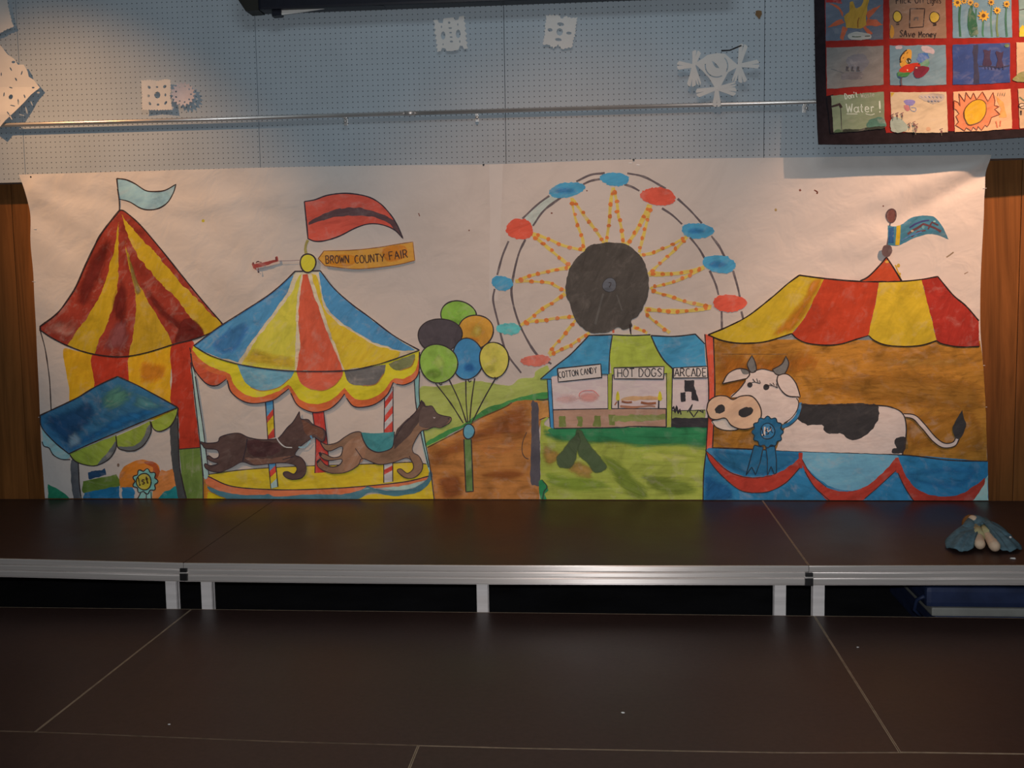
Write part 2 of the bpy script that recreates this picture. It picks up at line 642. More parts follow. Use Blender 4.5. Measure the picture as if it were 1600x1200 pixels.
# painted pegboard: pale blue-grey with a one inch grid of holes
def pegboard_mat():
    m, nt, b = mat_base('pegboard_paint')
    g = N(nt, 'ShaderNodeNewGeometry')
    sc = N(nt, 'ShaderNodeVectorMath', operation='MULTIPLY_ADD')
    sc.inputs[1].default_value = (1 / 0.0254, 0, 1 / 0.0254)
    sc.inputs[2].default_value = (0.35, 0, 0.2)
    fr = N(nt, 'ShaderNodeVectorMath', operation='FRACTION')
    sub = N(nt, 'ShaderNodeVectorMath', operation='SUBTRACT')
    sub.inputs[1].default_value = (0.5, 0, 0.5)
    ln = N(nt, 'ShaderNodeVectorMath', operation='LENGTH')
    nt.links.new(g.outputs['Position'], sc.inputs[0])
    nt.links.new(sc.outputs[0], fr.inputs[0])
    nt.links.new(fr.outputs[0], sub.inputs[0])
    nt.links.new(sub.outputs[0], ln.inputs[0])
    mr = N(nt, 'ShaderNodeMapRange')
    mr.inputs['From Min'].default_value = 0.075
    mr.inputs['From Max'].default_value = 0.135
    nt.links.new(ln.outputs['Value'], mr.inputs['Value'])
    n1 = pos_noise(nt, (3, 3, 3), 0, 4)
    c = np.array([0.46, 0.54, 0.61])
    r = ramp(nt, [(0.3, c * 0.94), (0.7, c * 1.05)])
    nt.links.new(n1.outputs['Fac'], r.inputs[0])
    mx = N(nt, 'ShaderNodeMix', data_type='RGBA')
    mx.inputs['A'].default_value = (0.11, 0.13, 0.15, 1)
    nt.links.new(mr.outputs[0], mx.inputs['Factor'])
    nt.links.new(r.outputs[0], mx.inputs['B'])
    nt.links.new(mx.outputs['Result'], b.inputs['Base Color'])
    b.inputs['Roughness'].default_value = 0.55
    b.inputs['Specular IOR Level'].default_value = 0.25
    add_bump(nt, b, mr.outputs[0], 0.5, 0.002)
    return m


def wood_mat(name, base, rough=0.42):
    m, nt, b = mat_base(name)
    n1 = pos_noise(nt, (17, 17, 0.9), 0.02, 7, 0.62, 1.0)
    c = np.array(base)
    r = ramp(nt, [(0.28, c * 0.55), (0.5, c), (0.72, c * 1.45)])
    nt.links.new(n1.outputs['Fac'], r.inputs[0])
    nt.links.new(r.outputs[0], b.inputs['Base Color'])
    b.inputs['Roughness'].default_value = rough
    b.inputs['Specular IOR Level'].default_value = 0.35
    add_bump(nt, b, n1.outputs['Fac'], 0.15, 0.002)
    return m


M_peg = pegboard_mat()
M_wood = wood_mat('stained_wood', (0.25, 0.098, 0.026))
M_plaster = simple_mat('wall_core', (0.25, 0.25, 0.25), 0.8)
M_floor = simple_mat('dark_floor', (0.028, 0.028, 0.032), 0.8, 0, 0.1, 0.3, (4, 4, 4))

wall = box_obj('wall_back', -4.6, 4.6, 5.42, 5.55, 0, 4.2, M_plaster)
tag(wall, kind='structure')
# pegboard sheets, four feet wide, butted with a hairline joint
seams = [-4.12, -2.905, -1.690, -0.468, 0.764, 1.986, 3.205]
for a, b_ in zip(seams, seams[1:]):
    bm = bmesh.new()
    bm_box(bm, a + 0.0012, b_ - 0.0012, PEG_Y, PEG_Y + 0.12, PEG_Z, 4.15, 0.0012)
    new_obj('pegboard_panel', bm_mesh(bm, 'pegboard_panel'), wall, [M_peg])
# wood boards under the pegboard, set back behind its lower edge
bx = [-4.12, -3.52, -3.035, -2.60, -2.0, -1.4, -0.8, -0.2, 0.4, 1.0, 1.50, 1.985, 2.55, 3.205]
for a, b_ in zip(bx, bx[1:]):
    bm = bmesh.new()
    bm_box(bm, a + 0.0015, b_ - 0.0015, 5.385, 5.42, 0.0, PEG_Z + 0.02, 0.0025)
    new_obj('wood_panel', bm_mesh(bm, 'wood_panel'), wall, [M_wood])

floor = box_obj('floor', -4.6, 4.6, -2.0, 5.42, -0.1, 0.0, M_floor)
tag(floor, kind='structure')

# =================================================================== stage decks
def deck_mat():
    m, nt, b = mat_base('brown_deck_board')
    n1 = pos_noise(nt, (60, 60, 60), 0, 4)
    n2 = pos_noise(nt, (2.2, 2.2, 2.2), 0, 4)
    c = np.array([0.053, 0.029, 0.0245])
    r = ramp(nt, [(0.3, c * 0.86), (0.7, c * 1.14)])
    nt.links.new(n1.outputs['Fac'], r.inputs[0])
    r2 = ramp(nt, [(0.3, (0.85, 0.85, 0.85)), (0.7, (1.1, 1.1, 1.1))])
    nt.links.new(n2.outputs['Fac'], r2.inputs[0])
    mx = N(nt, 'ShaderNodeMix', data_type='RGBA', blend_type='MULTIPLY')
    mx.inputs['Factor'].default_value = 1
    nt.links.new(r.outputs[0], mx.inputs['A'])
    nt.links.new(r2.outputs[0], mx.inputs['B'])
    nt.links.new(mx.outputs['Result'], b.inputs['Base Color'])
    rr = ramp(nt, [(0.3, (0.36,) * 3), (0.7, (0.46,) * 3)])
    nt.links.new(n2.outputs['Fac'], rr.inputs[0])
    nt.links.new(rr.outputs[0], b.inputs['Roughness'])
    b.inputs['Specular IOR Level'].default_value = 0.22
    add_bump(nt, b, n1.outputs['Fac'], 0.05, 0.001)
    return m


def alu_mat():
    m, nt, b = mat_base('brushed_aluminium')
    n1 = pos_noise(nt, (3, 3, 420), 0, 4, 0.6)
    r = ramp(nt, [(0.25, (0.66, 0.61, 0.58)), (0.55, (0.82, 0.76, 0.73)), (0.8, (0.92, 0.86, 0.83))])
    nt.links.new(n1.outputs['Fac'], r.inputs[0])
    nt.links.new(r.outputs[0], b.inputs['Base Color'])
    b.inputs['Metallic'].default_value = 0.45
    b.inputs['Roughness'].default_value = 0.40
    b.inputs['Anisotropic'].default_value = 0.95
    b.inputs['Anisotropic Rotation'].default_value = 0.25
    tg = N(nt, 'ShaderNodeTangent', direction_type='RADIAL', axis='Z')
    nt.links.new(tg.outputs[0], b.inputs['Tangent'])
    n2 = pos_noise(nt, (6, 6, 160), 0, 3, 0.6)
    add_bump(nt, b, n2.outputs['Fac'], 0.06, 0.0006)
    return m


M_deck = deck_mat()
M_alu = alu_mat()
M_lip = simple_mat('edge_strip', (0.36, 0.27, 0.185), 0.5, 0.2, 0.4, 0.25, (30, 30, 30))
M_dull = simple_mat('dim_edge_strip', (0.14, 0.095, 0.065), 0.6, 0, 0.3, 0.3, (30, 30, 30))  # edge strip copy with the row seam's dimmer light put into its colour
M_black = simple_mat('black_plastic', (0.012, 0.011, 0.012), 0.5)
M_leg = simple_mat('grey_aluminium_leg', (0.86, 0.82, 0.82), 0.42, 0.05, 0.5, 0.1, (3, 3, 50))

UP_Z, LOW_Z = 0.400, 0.203
sag_up = ([-2.45, -1.67, -1.0, -0.45, 0.75, 1.54], [0.0065, -0.0068, -0.0085, -0.0078, -0.0005, 0.0070])
sag_low = ([-1.75, -1.6, -0.95, -0.52, -0.25, 0.5, 0.8, 1.15], [0.0090, 0.0080, -0.0045, -0.0072, -0.0088, -0.0050, 0.0028, 0.0056])


def sag_mesh(me, table, yfull, yzero):
    """the boards are not dead level: a few millimetres of sag along the module's edge"""
    for v in me.vertices:
        t = (v.co.y - yzero) / (yfull - yzero)
        t = max(0.0, min(1.0, t))
        v.co.z += t * float(np.interp(v.co.x, *table))


def rail_profile(bm, x0, x1, yf, z0, z1, depth, out):
    """extruded edge rail seen from its face: two grooves, rounded lips. out=-1: face towards -Y"""
    h = z1 - z0
    prof = [(0, 0), (0.000, 0.04), (-0.003, 0.07), (-0.003, 0.30), (0.0, 0.33), (0.0015, 0.36), (0.0, 0.39), (-0.002, 0.42),
            (-0.002, 0.60), (0.0, 0.63), (0.0015, 0.66), (0.0, 0.69), (-0.003, 0.72), (-0.003, 0.95), (-0.001, 1.0)]
    n = 14
    rows = []
    for i in range(n + 1):
        x = x0 + (x1 - x0) * i / n
        row = [bm.verts.new((x, yf + out * (-p), z0 + h * q)) for p, q in prof]
        row += [bm.verts.new((x, yf - out * depth, z1)), bm.verts.new((x, yf - out * depth, z0))]
        rows.append(row)
    K = len(rows[0])
    for a, b in zip(rows, rows[1:]):
        for k in range(K):
            bm.faces.new((a[k], a[(k + 1) % K], b[(k + 1) % K], b[k]))
    bm.faces.new(rows[0])
    bm.faces.new(rows[-1][::-1])
    bmesh.ops.recalc_face_normals(bm, faces=bm.faces[:])


def deck(name, label, group, x0, x1, y0, y1, zt, legs, sag=None, dark=(), rail_h=0.0765):
    root = tag(empty(name, ((x0 + x1) / 2, (y0 + y1) / 2, 0)), label, 'stage deck', group)
    g = 0.0010
    x0 += g; x1 -= g; y0 += g; y1 -= g
    lip = 0.0028
    made = []

    def put(nm, bm, mat, smooth=False):
        me = bm_mesh(bm, nm, smooth)
        if sag: sag_mesh(me, *sag)
        o = new_obj(nm, me, None, [mat])
        rel(o, root)
        return o
    bm = bmesh.new(); bm_box(bm, x0 + lip, x1 - lip, y0 + lip, y1 - lip, zt - 0.018, zt, 0, 24)
    put('deck_board', bm, M_deck)
    # the bare board edge and metal lip that shows as a thin pale line round each module
    for j, (a, b, c, d, cut) in enumerate(((x0, x0 + lip, y0, y1, 0), (x1 - lip, x1, y0, y1, 0),
                              (x0 + lip, x1 - lip, y0, y0 + lip * 0.6, 24), (x0 + lip, x1 - lip, y1 - lip * 0.6, y1, 24))):
        bm = bmesh.new(); bm_box(bm, a, b, c, d, zt - 0.019, zt + 0.0004, 0, cut)
        put('edge_strip', bm, (M_deck if zt > 0.3 else M_dull) if j in dark else M_lip)
    bm = bmesh.new(); rail_profile(bm, x0, x1, y0 + (0.0034 if zt < 0.3 else 0.0), zt - rail_h, zt - 0.0008, 0.045, -1)
    put('front_rail', bm, M_alu)
    bm = bmesh.new(); rail_profile(bm, x0, x1, y1 - 0.048, zt - rail_h, zt - 0.019, 0.045, -1)
    put('back_rail', bm, M_alu)
    for xa, xb in ((x0, x0 + 0.045), (x1 - 0.045, x1)):
        bm = bmesh.new(); bm_box(bm, xa, xb, y0 + 0.046, y1 - 0.049, zt - rail_h, zt - 0.019)
        put('side_rail', bm, M_alu)
    for (lx, ly) in legs:
        bm = bmesh.new()
        w = 0.0215
        # square tube leg with a slot down each side
        bm_box(bm, lx - w, lx + w, ly - w, ly + w, 0.012, zt - rail_h + 0.002, 0.003)
        for s in (-1, 1):
            bm_box(bm, lx + s * w - 0.001, lx + s * w + 0.001, ly - 0.016, ly - 0.010, 0.02, zt - rail_h, 0)
            bm_box(bm, lx + s * w - 0.001, lx + s * w + 0.001, ly + 0.010, ly + 0.016, 0.02, zt - rail_h, 0)
        leg = put('leg', bm, M_leg) if sag is None else None
        if leg is None:
            me = bm_mesh(bm, 'leg'); leg = new_obj('leg', me, None, [M_leg]); rel(leg, root)
        bm = bmesh.new()
        bmesh.ops.create_cone(bm, cap_ends=True, segments=14, radius1=0.024, radius2=0.020, depth=0.012,
                              matrix=Matrix.Translation((lx, ly, 0.006)))
        f = new_obj('rubber_foot', bm_mesh(bm, 'rubber_foot'), leg, [M_black])
    return root


UX = [-4.114, -1.674, 0.766, 3.205]
UY0, UY1 = 4.078, 5.284
lpos = {0: [-1.737 - 0.005], 1: [], 2: []}
upl = ['dark brown stage riser at the far end from the doll, under the painted striped tents',
       'dark brown middle stage riser with a bright aluminium edge, below the painted ferris wheel',
       'dark brown stage riser that the cloth doll lies on']
for i in range(3):
    x0, x1 = UX[i], UX[i + 1]
    fl = [x0 + 0.085, x1 - 0.072] if i == 0 else ([x0 + 0.075, (x0 + x1) / 2 - 0.030, x1 - 0.100] if i == 1 else [x0 + 0.045, x1 - 0.08])
    legs = [(x, UY0 + 0.055) for x in fl] + [(x, UY1 - 0.08) for x in (x0 + 0.08, x1 - 0.08)]
    deck('stage_riser', upl[i], 'upper row of stage risers', x0, x1, UY0, UY1, UP_Z, legs,
         (sag_up, UY0 + 0.05, UY1), {0: (1, 3), 1: (0, 3), 2: (3,)}[i])

LX = [-4.091, -1.651, 0.789, 3.229]
LY = [1.681, 2.887, 4.084]
lowl = ['brown lower stage deck beyond the long slanting seam, below the striped tents',
        'wide brown lower stage deck in the middle, directly below the shiny edge',
        'brown lower stage deck in front of the riser with the doll']
for i in range(3):
    x0, x1 = LX[i], LX[i + 1]
    legs = [(x, y) for x in (x0 + 0.08, x1 - 0.08) for y in (LY[1] + 0.08, LY[2] - 0.09)]
    deck('lower_stage_deck', lowl[i], 'lower row of stage decks', x0, x1, LY[1], LY[2], LOW_Z, legs,
         (sag_low, LY[1], LY[2]), (2,) if i < 2 else ())
FX = [-2.968, -0.528, 1.912, 4.352]
frl = ['brown front stage deck ending at the short bottom seam, on the tents\' side',
       'brown front stage deck starting at the short bottom seam, on the cow\'s side',
       'brown front stage deck beyond the lower corner of the picture']
for i in range(2):
    x0, x1 = FX[i], FX[i + 1]
    legs = [(x, y) for x in (x0 + 0.08, x1 - 0.08) for y in (LY[0] + 0.08, LY[1] - 0.09)]
    deck('front_stage_deck', frl[i], 'front row of stage decks', x0, x1, LY[0], LY[1] - 0.0008, LOW_Z, legs,
         (sag_low, LY[1], LY[0]), (3,) if i == 0 else ())

# black couplings that lock neighbouring risers together
for k, (xc, lab) in enumerate(((-1.672, 'black coupling clip between risers near the two legs below the carousel'),
                               (0.766, 'black coupling clip between risers below the painted cow'))):
    root = tag(empty('coupling_clip', (xc, UY0 - 0.004, 0.345)), lab, 'clip', 'riser coupling clips')
    z0 = 0.324 if k == 1 else 0.323
    bm = bmesh.new()
    bm_box(bm, xc - 0.0155, xc + 0.0155, UY0 - 0.012, UY0 + 0.000, z0, z0 + 0.030, 0.003)
    rel(new_obj('clip_body', bm_mesh(bm, 'clip_body'), None, [M_black]), root)
    bm = bmesh.new()
    bm_box(bm, xc - 0.0145, xc + 0.0145, UY0 - 0.011, UY0 + 0.000, z0 + 0.034, z0 + 0.050, 0.003)
    rel(new_obj('clip_lever', bm_mesh(bm, 'clip_lever'), None, [M_black]), root)
    bm = bmesh.new()
    bmesh.ops.create_cone(bm, cap_ends=True, segments=10, radius1=0.004, radius2=0.004, depth=0.030,
                          matrix=Matrix.Translation((xc, UY0 - 0.008, z0 + 0.032)) @ Matrix.Rotation(math.pi / 2, 4, 'Y'))
    rel(new_obj('hinge_pin', bm_mesh(bm, 'hinge_pin'), None, [M_alu]), root)

# folded gym mat stored under the riser
M_navy = simple_mat('navy_vinyl', (0.026, 0.042, 0.11), 0.5, 0, 0.4, 0.3, (12, 12, 12), 0.3)
M_grey = simple_mat('grey_vinyl', (0.34, 0.35, 0.33), 0.5, 0, 0.4, 0.12, (12, 12, 12), 0.2)
root = tag(empty('folded_mat', (2.0, 4.85, 0)), 'navy blue folded gym mat with a grey stripe lying under the stage riser', 'mat')
nv = [(1.32, 0.0), (1.30, 0.05), (1.315, 0.10), (1.29, 0.15), (1.31, 0.20), (1.36, 0.225)]
bm = bmesh.new(); bm_box(bm, 1.33, 2.95, 4.40, 5.1, 0.001, 0.108, 0.012)
rel(new_obj('lower_fold', bm_mesh(bm, 'lower_fold'), None, [M_navy]), root)
bm = bmesh.new(); bm_box(bm, 1.315, 2.96, 4.39, 5.1, 0.110, 0.146, 0.008)
rel(new_obj('grey_stripe', bm_mesh(bm, 'grey_stripe'), None, [M_grey]), root)
bm = bmesh.new(); bm_box(bm, 1.29, 2.95, 4.385, 5.1, 0.148, 0.232, 0.02)
rel(new_obj('upper_fold', bm_mesh(bm, 'upper_fold'), None, [M_navy]), root)
rel(new_obj('carry_strap', tube_mesh('carry_strap', [(1.288, 4.40, 0.19), (1.265, 4.42, 0.17), (1.262, 4.45, 0.12), (1.30, 4.47, 0.08)], 0.008, 8), None, [M_navy]), root)

# =================================================================== things on the wall
M_rail = simple_mat('chrome_rail', (0.74, 0.73, 0.72), 0.36, 0.75, 0.5, 0.08, (8, 8, 8))
RY, RZ = 5.270, 2.3035
root = tag(empty('hanging_rail', (-0.3, RY, RZ)), 'long thin metal rail running across the pegboard behind the quilt', 'rail')
for xa, xb, r in ((-4.05, -0.93, 0.0105), (-0.93, 3.1, 0.0105)):
    rel(new_obj('tube', tube_mesh('tube', [(xa, RY, RZ), (xb, RY, RZ)], r, 16), None, [M_rail]), root)
rel(new_obj('sleeve', tube_mesh('sleeve', [(-0.955, RY, RZ), (-0.905, RY, RZ)], 0.0125, 16), None, [M_rail]), root)
for bx_ in (-3.4, -1.252, -0.606, 0.95, 2.3):
    bm = bmesh.new()
    bm_box(bm, bx_ - 0.009, bx_ + 0.009, RY + 0.004, PEG_Y, RZ - 0.014, RZ - 0.006, 0.002)
    bm_box(bm, bx_ - 0.009, bx_ + 0.009, PEG_Y - 0.005, PEG_Y + 0.001, RZ - 0.045, RZ + 0.012, 0.002)
    br = rel(new_obj('bracket', bm_mesh(bm, 'bracket'), None, [M_rail]), root)
    bm = bmesh.new()
    bmesh.ops.create_uvsphere(bm, u_segments=12, v_segments=8, radius=0.0085, matrix=Matrix.Translation((bx_ + 0.004, RY - 0.004, RZ - 0.030)))
    s = new_obj('bracket_knob', bm_mesh(bm, 'bracket_knob', True), br, [M_rail])
    bm = bmesh.new(); bm_box(bm, bx_ - 0.002, bx_ + 0.006, RY - 0.006, PEG_Y - 0.004, RZ - 0.036, RZ - 0.024, 0.001)
    new_obj('bracket_stem', bm_mesh(bm, 'bracket_stem'), br, [M_rail])

# projection screen case at the top
M_case = simple_mat('navy_black_case', (0.010, 0.012, 0.022), 0.4, 0, 0.4, 0.2)
M_cap = simple_mat('dark_end_cap', (0.020, 0.020, 0.016), 0.5)
M_scr = simple_mat('white_screen_cloth', (0.80, 0.80, 0.78), 0.7, 0, 0.2, 0.03)
root = tag(empty('projection_screen', (-0.2, 5.19, 2.79)), 'dark rolled up projection screen case hung high on the pegboard', 'screen')
SY0, SY1 = 5.20, 5.299
zc = 2.806
bm = bmesh.new(); bm_box(bm, -1.64, 0.60, SY0, SY1, zc - 0.006, zc + 0.125, 0.012)
rel(new_obj('case', bm_mesh(bm, 'case'), None, [M_case]), root)
bm = bmesh.new()
prof = [(-1.70, zc - 0.010), (-1.638, zc - 0.008), (-1.638, zc + 0.13), (-1.735, zc + 0.13), (-1.745, zc + 0.06)]
A = [bm.verts.new((x, SY0 - 0.004, z)) for x, z in prof]; B = [bm.verts.new((x, SY1, z)) for x, z in prof]
bm.faces.new(A); bm.faces.new(B[::-1])
for i in range(5): bm.faces.new((A[i], B[i], B[(i + 1) % 5], A[(i + 1) % 5]))
bmesh.ops.recalc_face_normals(bm, faces=bm.faces[:])
rel(new_obj('end_cap', bm_mesh(bm, 'end_cap'), None, [M_cap]), root)
# slat hanging a little skew below the case with a sliver of white cloth
q = U([(425, 12), (426, 26), (440, 24.5), (440, 12)], 5.225)
def prism(pts, y0, y1, nm, mat, par):
    bm = bmesh.new()
    A = [bm.verts.new((x, y0, z)) for x, z in pts]; B = [bm.verts.new((x, y1, z)) for x, z in pts]
    bm.faces.new(A); bm.faces.new(B[::-1]); n = len(pts)
    for i in range(n): bm.faces.new((A[i], B[i], B[(i + 1) % n], A[(i + 1) % n]))
    bmesh.ops.recalc_face_normals(bm, faces=bm.faces[:])
    return rel(new_obj(nm, bm_mesh(bm, nm), None, [mat]), par)
prism(q, 5.215, 5.26, 'slat_end', M_case, root)
q = U([(440, 6), (440, 14.8), (470, 13), (530, 9.8), (600, 9.6), (600, 0)], 5.215)
prism(q, 5.208, 5.255, 'bottom_slat', M_case, root)
q = U([(440, 14.2), (440, 23.6), (470, 19.6), (500, 15), (530, 10.3)], 5.23)
prism(q, 5.226, 5.234, 'screen_cloth', M_scr, root)

# ------------------------------------------------------------------ paper snowflakes
M_paper = simple_mat('white_paper', (0.78, 0.77, 0.75), 0.75, 0, 0.2, 0.04, (12, 12, 12))
M_pin = simple_mat('dark_pin', (0.015, 0.013, 0.015), 0.35)
M_paper2 = simple_mat('lavender_doily_paper', (0.70, 0.66, 0.72), 0.75, 0, 0.2, 0.06, (30, 30, 30))


def jag(pts, amp, seed, step=2.2):
    """snipped zig-zag edge along a closed outline"""
    r = np.random.default_rng(seed)
    P = straight_path(pts, step, True)
    c = P.mean(0)
    d = (P - c) / np.linalg.norm(P - c, axis=1)[:, None]
    s = np.where(np.arange(len(P)) % 2 == 0, 1.0, -1.0) * amp * (0.5 + r.random(len(P)))
    return P + d * s[:, None]


def star(cx, cy, r0, r1, n, rot=0.0):
    return [(cx + (r0 if k % 2 == 0 else r1) * math.cos(rot + k * math.pi / n), cy + (r0 if k % 2 == 0 else r1) * math.sin(rot + k * math.pi / n))
            for k in range(2 * n)]


def blob(cx, cy, rx, ry, rot=0.0, n=8):
    c, s = math.cos(rot), math.sin(rot)
    return [(cx + rx * math.cos(a) * c - ry * math.sin(a) * s, cy + rx * math.cos(a) * s + ry * math.sin(a) * c)
            for a in [2 * math.pi * k / n for k in range(n)]]


def cutout(name, label, outer, holes, y, mat, lift=None, group='paper snowflakes on the pegboard', step=4.0):
    loops = [np.array(outer, float)] + [np.array(h, float) for h in holes]
    V, F = tess(loops, step)
    xz = U(V, y)
    c = xz.mean(0)
    yy = np.full(len(xz), y)
    if lift is not None: yy = y - np.array([lift(p[0] - c[0], p[1] - c[1]) for p in xz])
    W = np.column_stack([xz[:, 0] - c[0], yy - y, xz[:, 1] - c[1]])
    a, b, d = W[F[:, 0]], W[F[:, 1]], W[F[:, 2]]
    flip = np.cross(b - a, d - a)[:, 1] > 0
    F[flip] = F[flip][:, ::-1]
    me = bpy.data.meshes.new(name)
    me.from_pydata(W.tolist(), [], F.tolist())
    me.materials.append(mat)
    o = bpy.data.objects.new(name, me)
    COL.objects.link(o)
    o.location = (c[0], y, c[1])
    so = o.modifiers.new('thickness', 'SOLIDIFY'); so.thickness = 0.0006; so.offset = 0
    return tag(o, label, 'snowflake', group)


# square flake beside the doily
holes = [blob(246, 148.5, 5, 5.5), blob(233.5, 136.5, 2.8, 2.2, 1.0), blob(245.5, 136, 2, 1.5), blob(258, 135.5, 3, 2.4, -.6),
         blob(232.5, 150, 2, 2.6), blob(259, 148.5, 1.5, 2.4), blob(234.5, 162, 2, 3, -.6), blob(247, 163.5, 2.2, 1.8), blob(259.5, 161, 1.8, 3.4, .6)]
cutout('paper_snowflake', 'small square white paper snowflake touching the round lavender doily, above the rail', jag([(222, 126), (235, 125), (246, 126.5), (258, 124), (267, 125), (268, 138), (267, 150), (270, 172), (246, 172), (223, 172), (223, 150)], .7, 1),
       holes, 5.282, M_paper, lambda x, z: 0.006 * abs(x) / 0.06)
cutout('paper_doily', 'round lavender paper doily with a frilly edge beside a square snowflake', star(287, 147.5, 19.5, 15.5, 18), [blob(287 + 12 * math.cos(k * .698), 147.5 + 12.5 * math.sin(k * .698), 1.7, 1.3, k) for k in range(9)],
       5.284, M_paper2, lambda x, z: 0.010 * (x * x + z * z) / 0.0036)
# upright rectangle with two oval windows
holes = [blob(692.5, 55.5, 3.6, 6.6), blob(716, 53, 3.8, 7), blob(702, 35.5, 2, 1.8), blob(703.5, 44, 2.6, 1.4), blob(704, 51, 2.2, 1.3), blob(705, 58, 2.4, 1.2),
         blob(705.5, 65, 2.6, 1.6), blob(690, 42, 1, 2), blob(715.5, 38.5, 1, 2), blob(718.5, 65, 1, 2.2), blob(692.5, 69.5, 1, 1.6)]
cutout('paper_snowflake', 'upright white paper snowflake with two oval windows, nearest the projection screen', [(677, 32), (683.5, 31), (686, 36), (692, 36.5), (693, 29), (709, 27.5), (711, 32), (716, 31), (718, 26), (725, 25), (726, 31), (724.5, 33), (728, 37),
        (726, 40), (728.5, 45), (726, 48), (730, 53), (727, 56), (730, 61), (727, 63), (731, 67), (729, 70), (731.5, 76), (725, 77), (723, 72), (719, 71.5), (716.5, 78), (707, 80), (698, 80), (696, 76), (691, 75), (689, 80),
        (683, 81.5), (684, 76), (681, 75), (684, 70), (681, 68), (682.5, 62), (679.5, 61), (682, 55), (678, 52), (681, 46), (678, 44), (680, 38)], holes, 5.288, M_paper, lambda x, z: 0.004 * abs(z) / 0.08)
holes = [blob(874.5, 50, 5.2, 6, 0), blob(876, 38, 5.6, 3, .15), blob(859.5, 47, 4, 2.8, .1), blob(889, 52, 4.4, 2.4, .1), blob(872.5, 62, 5.4, 2.6, .1)]
cutout('paper_snowflake', 'square white paper snowflake with five diamond holes, alone in the middle of the pegboard', jag([(854, 25), (859, 24), (873, 24), (878, 30), (883, 25), (890, 28), (902, 28), (900, 40), (899, 52), (896, 64), (894, 74), (878, 77), (872, 70), (865, 75), (857, 70), (848, 70), (851, 55), (852, 40)], .9, 4, 3.0),
       holes, 5.288, M_paper, lambda x, z: 0.005 * abs(x) / 0.08)
# big openwork flake over the rail: round centre, three arms each with four petals
root = tag(empty('cut_paper_snowflake', tuple(np.insert(U([(1121, 108)], 5.254)[0], 1, 5.254))), 'large openwork white paper snowflake with three petalled arms hanging over the rail', 'snowflake', 'paper snowflakes on the pegboard')


def petal(px0, py0, px1, py1, w0, w1, notch=True):
    d = np.array([px1 - px0, py1 - py0], float); L = np.linalg.norm(d); u = d / L; n = np.array([-u[1], u[0]]); p = np.array([px0, py0]); e = np.array([px1, py1])
    out = [p - n * w0, p + u * L * .5 - n * (w0 + w1) * .5, e - n * w1 - u * 3, e - n * w1 * .5]
    if notch: out += [e - n * 1.0, e - u * L * .38, e + n * 1.0]
    out += [e + n * w1 * .5, e + n * w1 - u * 3, p + u * L * .5 + n * (w0 + w1) * .5, p + n * w0]
    return out


def piece(nm, outer, holes=(), yy=5.254, mt=None):
    V, F = tess([np.array(outer, float)] + [np.array(h, float) for h in holes], 4.0)
    xz = U(V, yy)
    W = np.column_stack([xz[:, 0], np.full(len(xz), yy), xz[:, 1]])
    a, b, d = W[F[:, 0]], W[F[:, 1]], W[F[:, 2]]
    fl = np.cross(b - a, d - a)[:, 1] > 0
    F[fl] = F[fl][:, ::-1]
    me = bpy.data.meshes.new(nm); me.from_pydata(W.tolist(), [], F.tolist()); me.materials.append(mt or M_paper)
    o = bpy.data.objects.new(nm, me); COL.objects.link(o); rel(o, root)
    s = o.modifiers.new('thickness', 'SOLIDIFY'); s.thickness = 0.0006; s.offset = 0
    return o


def cring(cx, cy, r, a0, a1, w):
    A = [(cx + (r + w) * math.cos(math.radians(a0 + (a1 - a0) * k / 10)), cy + (r + w) * math.sin(math.radians(a0 + (a1 - a0) * k / 10))) for k in range(11)]
    B = [(cx + (r - w) * math.cos(math.radians(a1 + (a0 - a1) * k / 10)), cy + (r - w) * math.sin(math.radians(a1 + (a0 - a1) * k / 10))) for k in range(11)]
    return A + B


piece('flake_center', [(1105, 86), (1120, 83), (1133, 84), (1152, 101), (1154, 104), (1138, 113), (1135, 118), (1125, 137), (1117, 137), (1108, 122), (1098, 111), (1088, 102), (1086, 99), (1100, 90)],
      [cring(1119.5, 103, 17.6, 60, 190, .9), cring(1119.5, 103, 17.6, -45, 30, .9), [(1112, 95), (1116, 97), (1121, 102), (1124, 106.5), (1119, 106), (1116, 103)]], 5.2545)
for nm, ax, ay, tips in (('flake_arm', 1084, 103, [(1058, 102), (1089, 79), (1080, 135), (1093, 133)]),
                         ('flake_arm', 1155, 102, [(1186, 100), (1162, 69), (1161, 129), (1146, 128)]),
                         ('flake_arm', 1120, 138, [(1120, 167), (1088, 146), (1150, 144), (1150, 131)])):
    for k, (tx, ty) in enumerate(tips):
        piece('flake_petal', petal(ax, ay, tx, ty, 2.6, 7.0 if k < 3 else 3.5, k != 1 or True), (), 5.2532 - 0.0007 * k)
piece('flake_dark_strip', [(1127, 78), (1140, 77.5), (1158, 70), (1159, 72), (1141, 79.5), (1127, 80.5)], (), 5.2510, M_pin)  # thin dark strip above the flake's centre

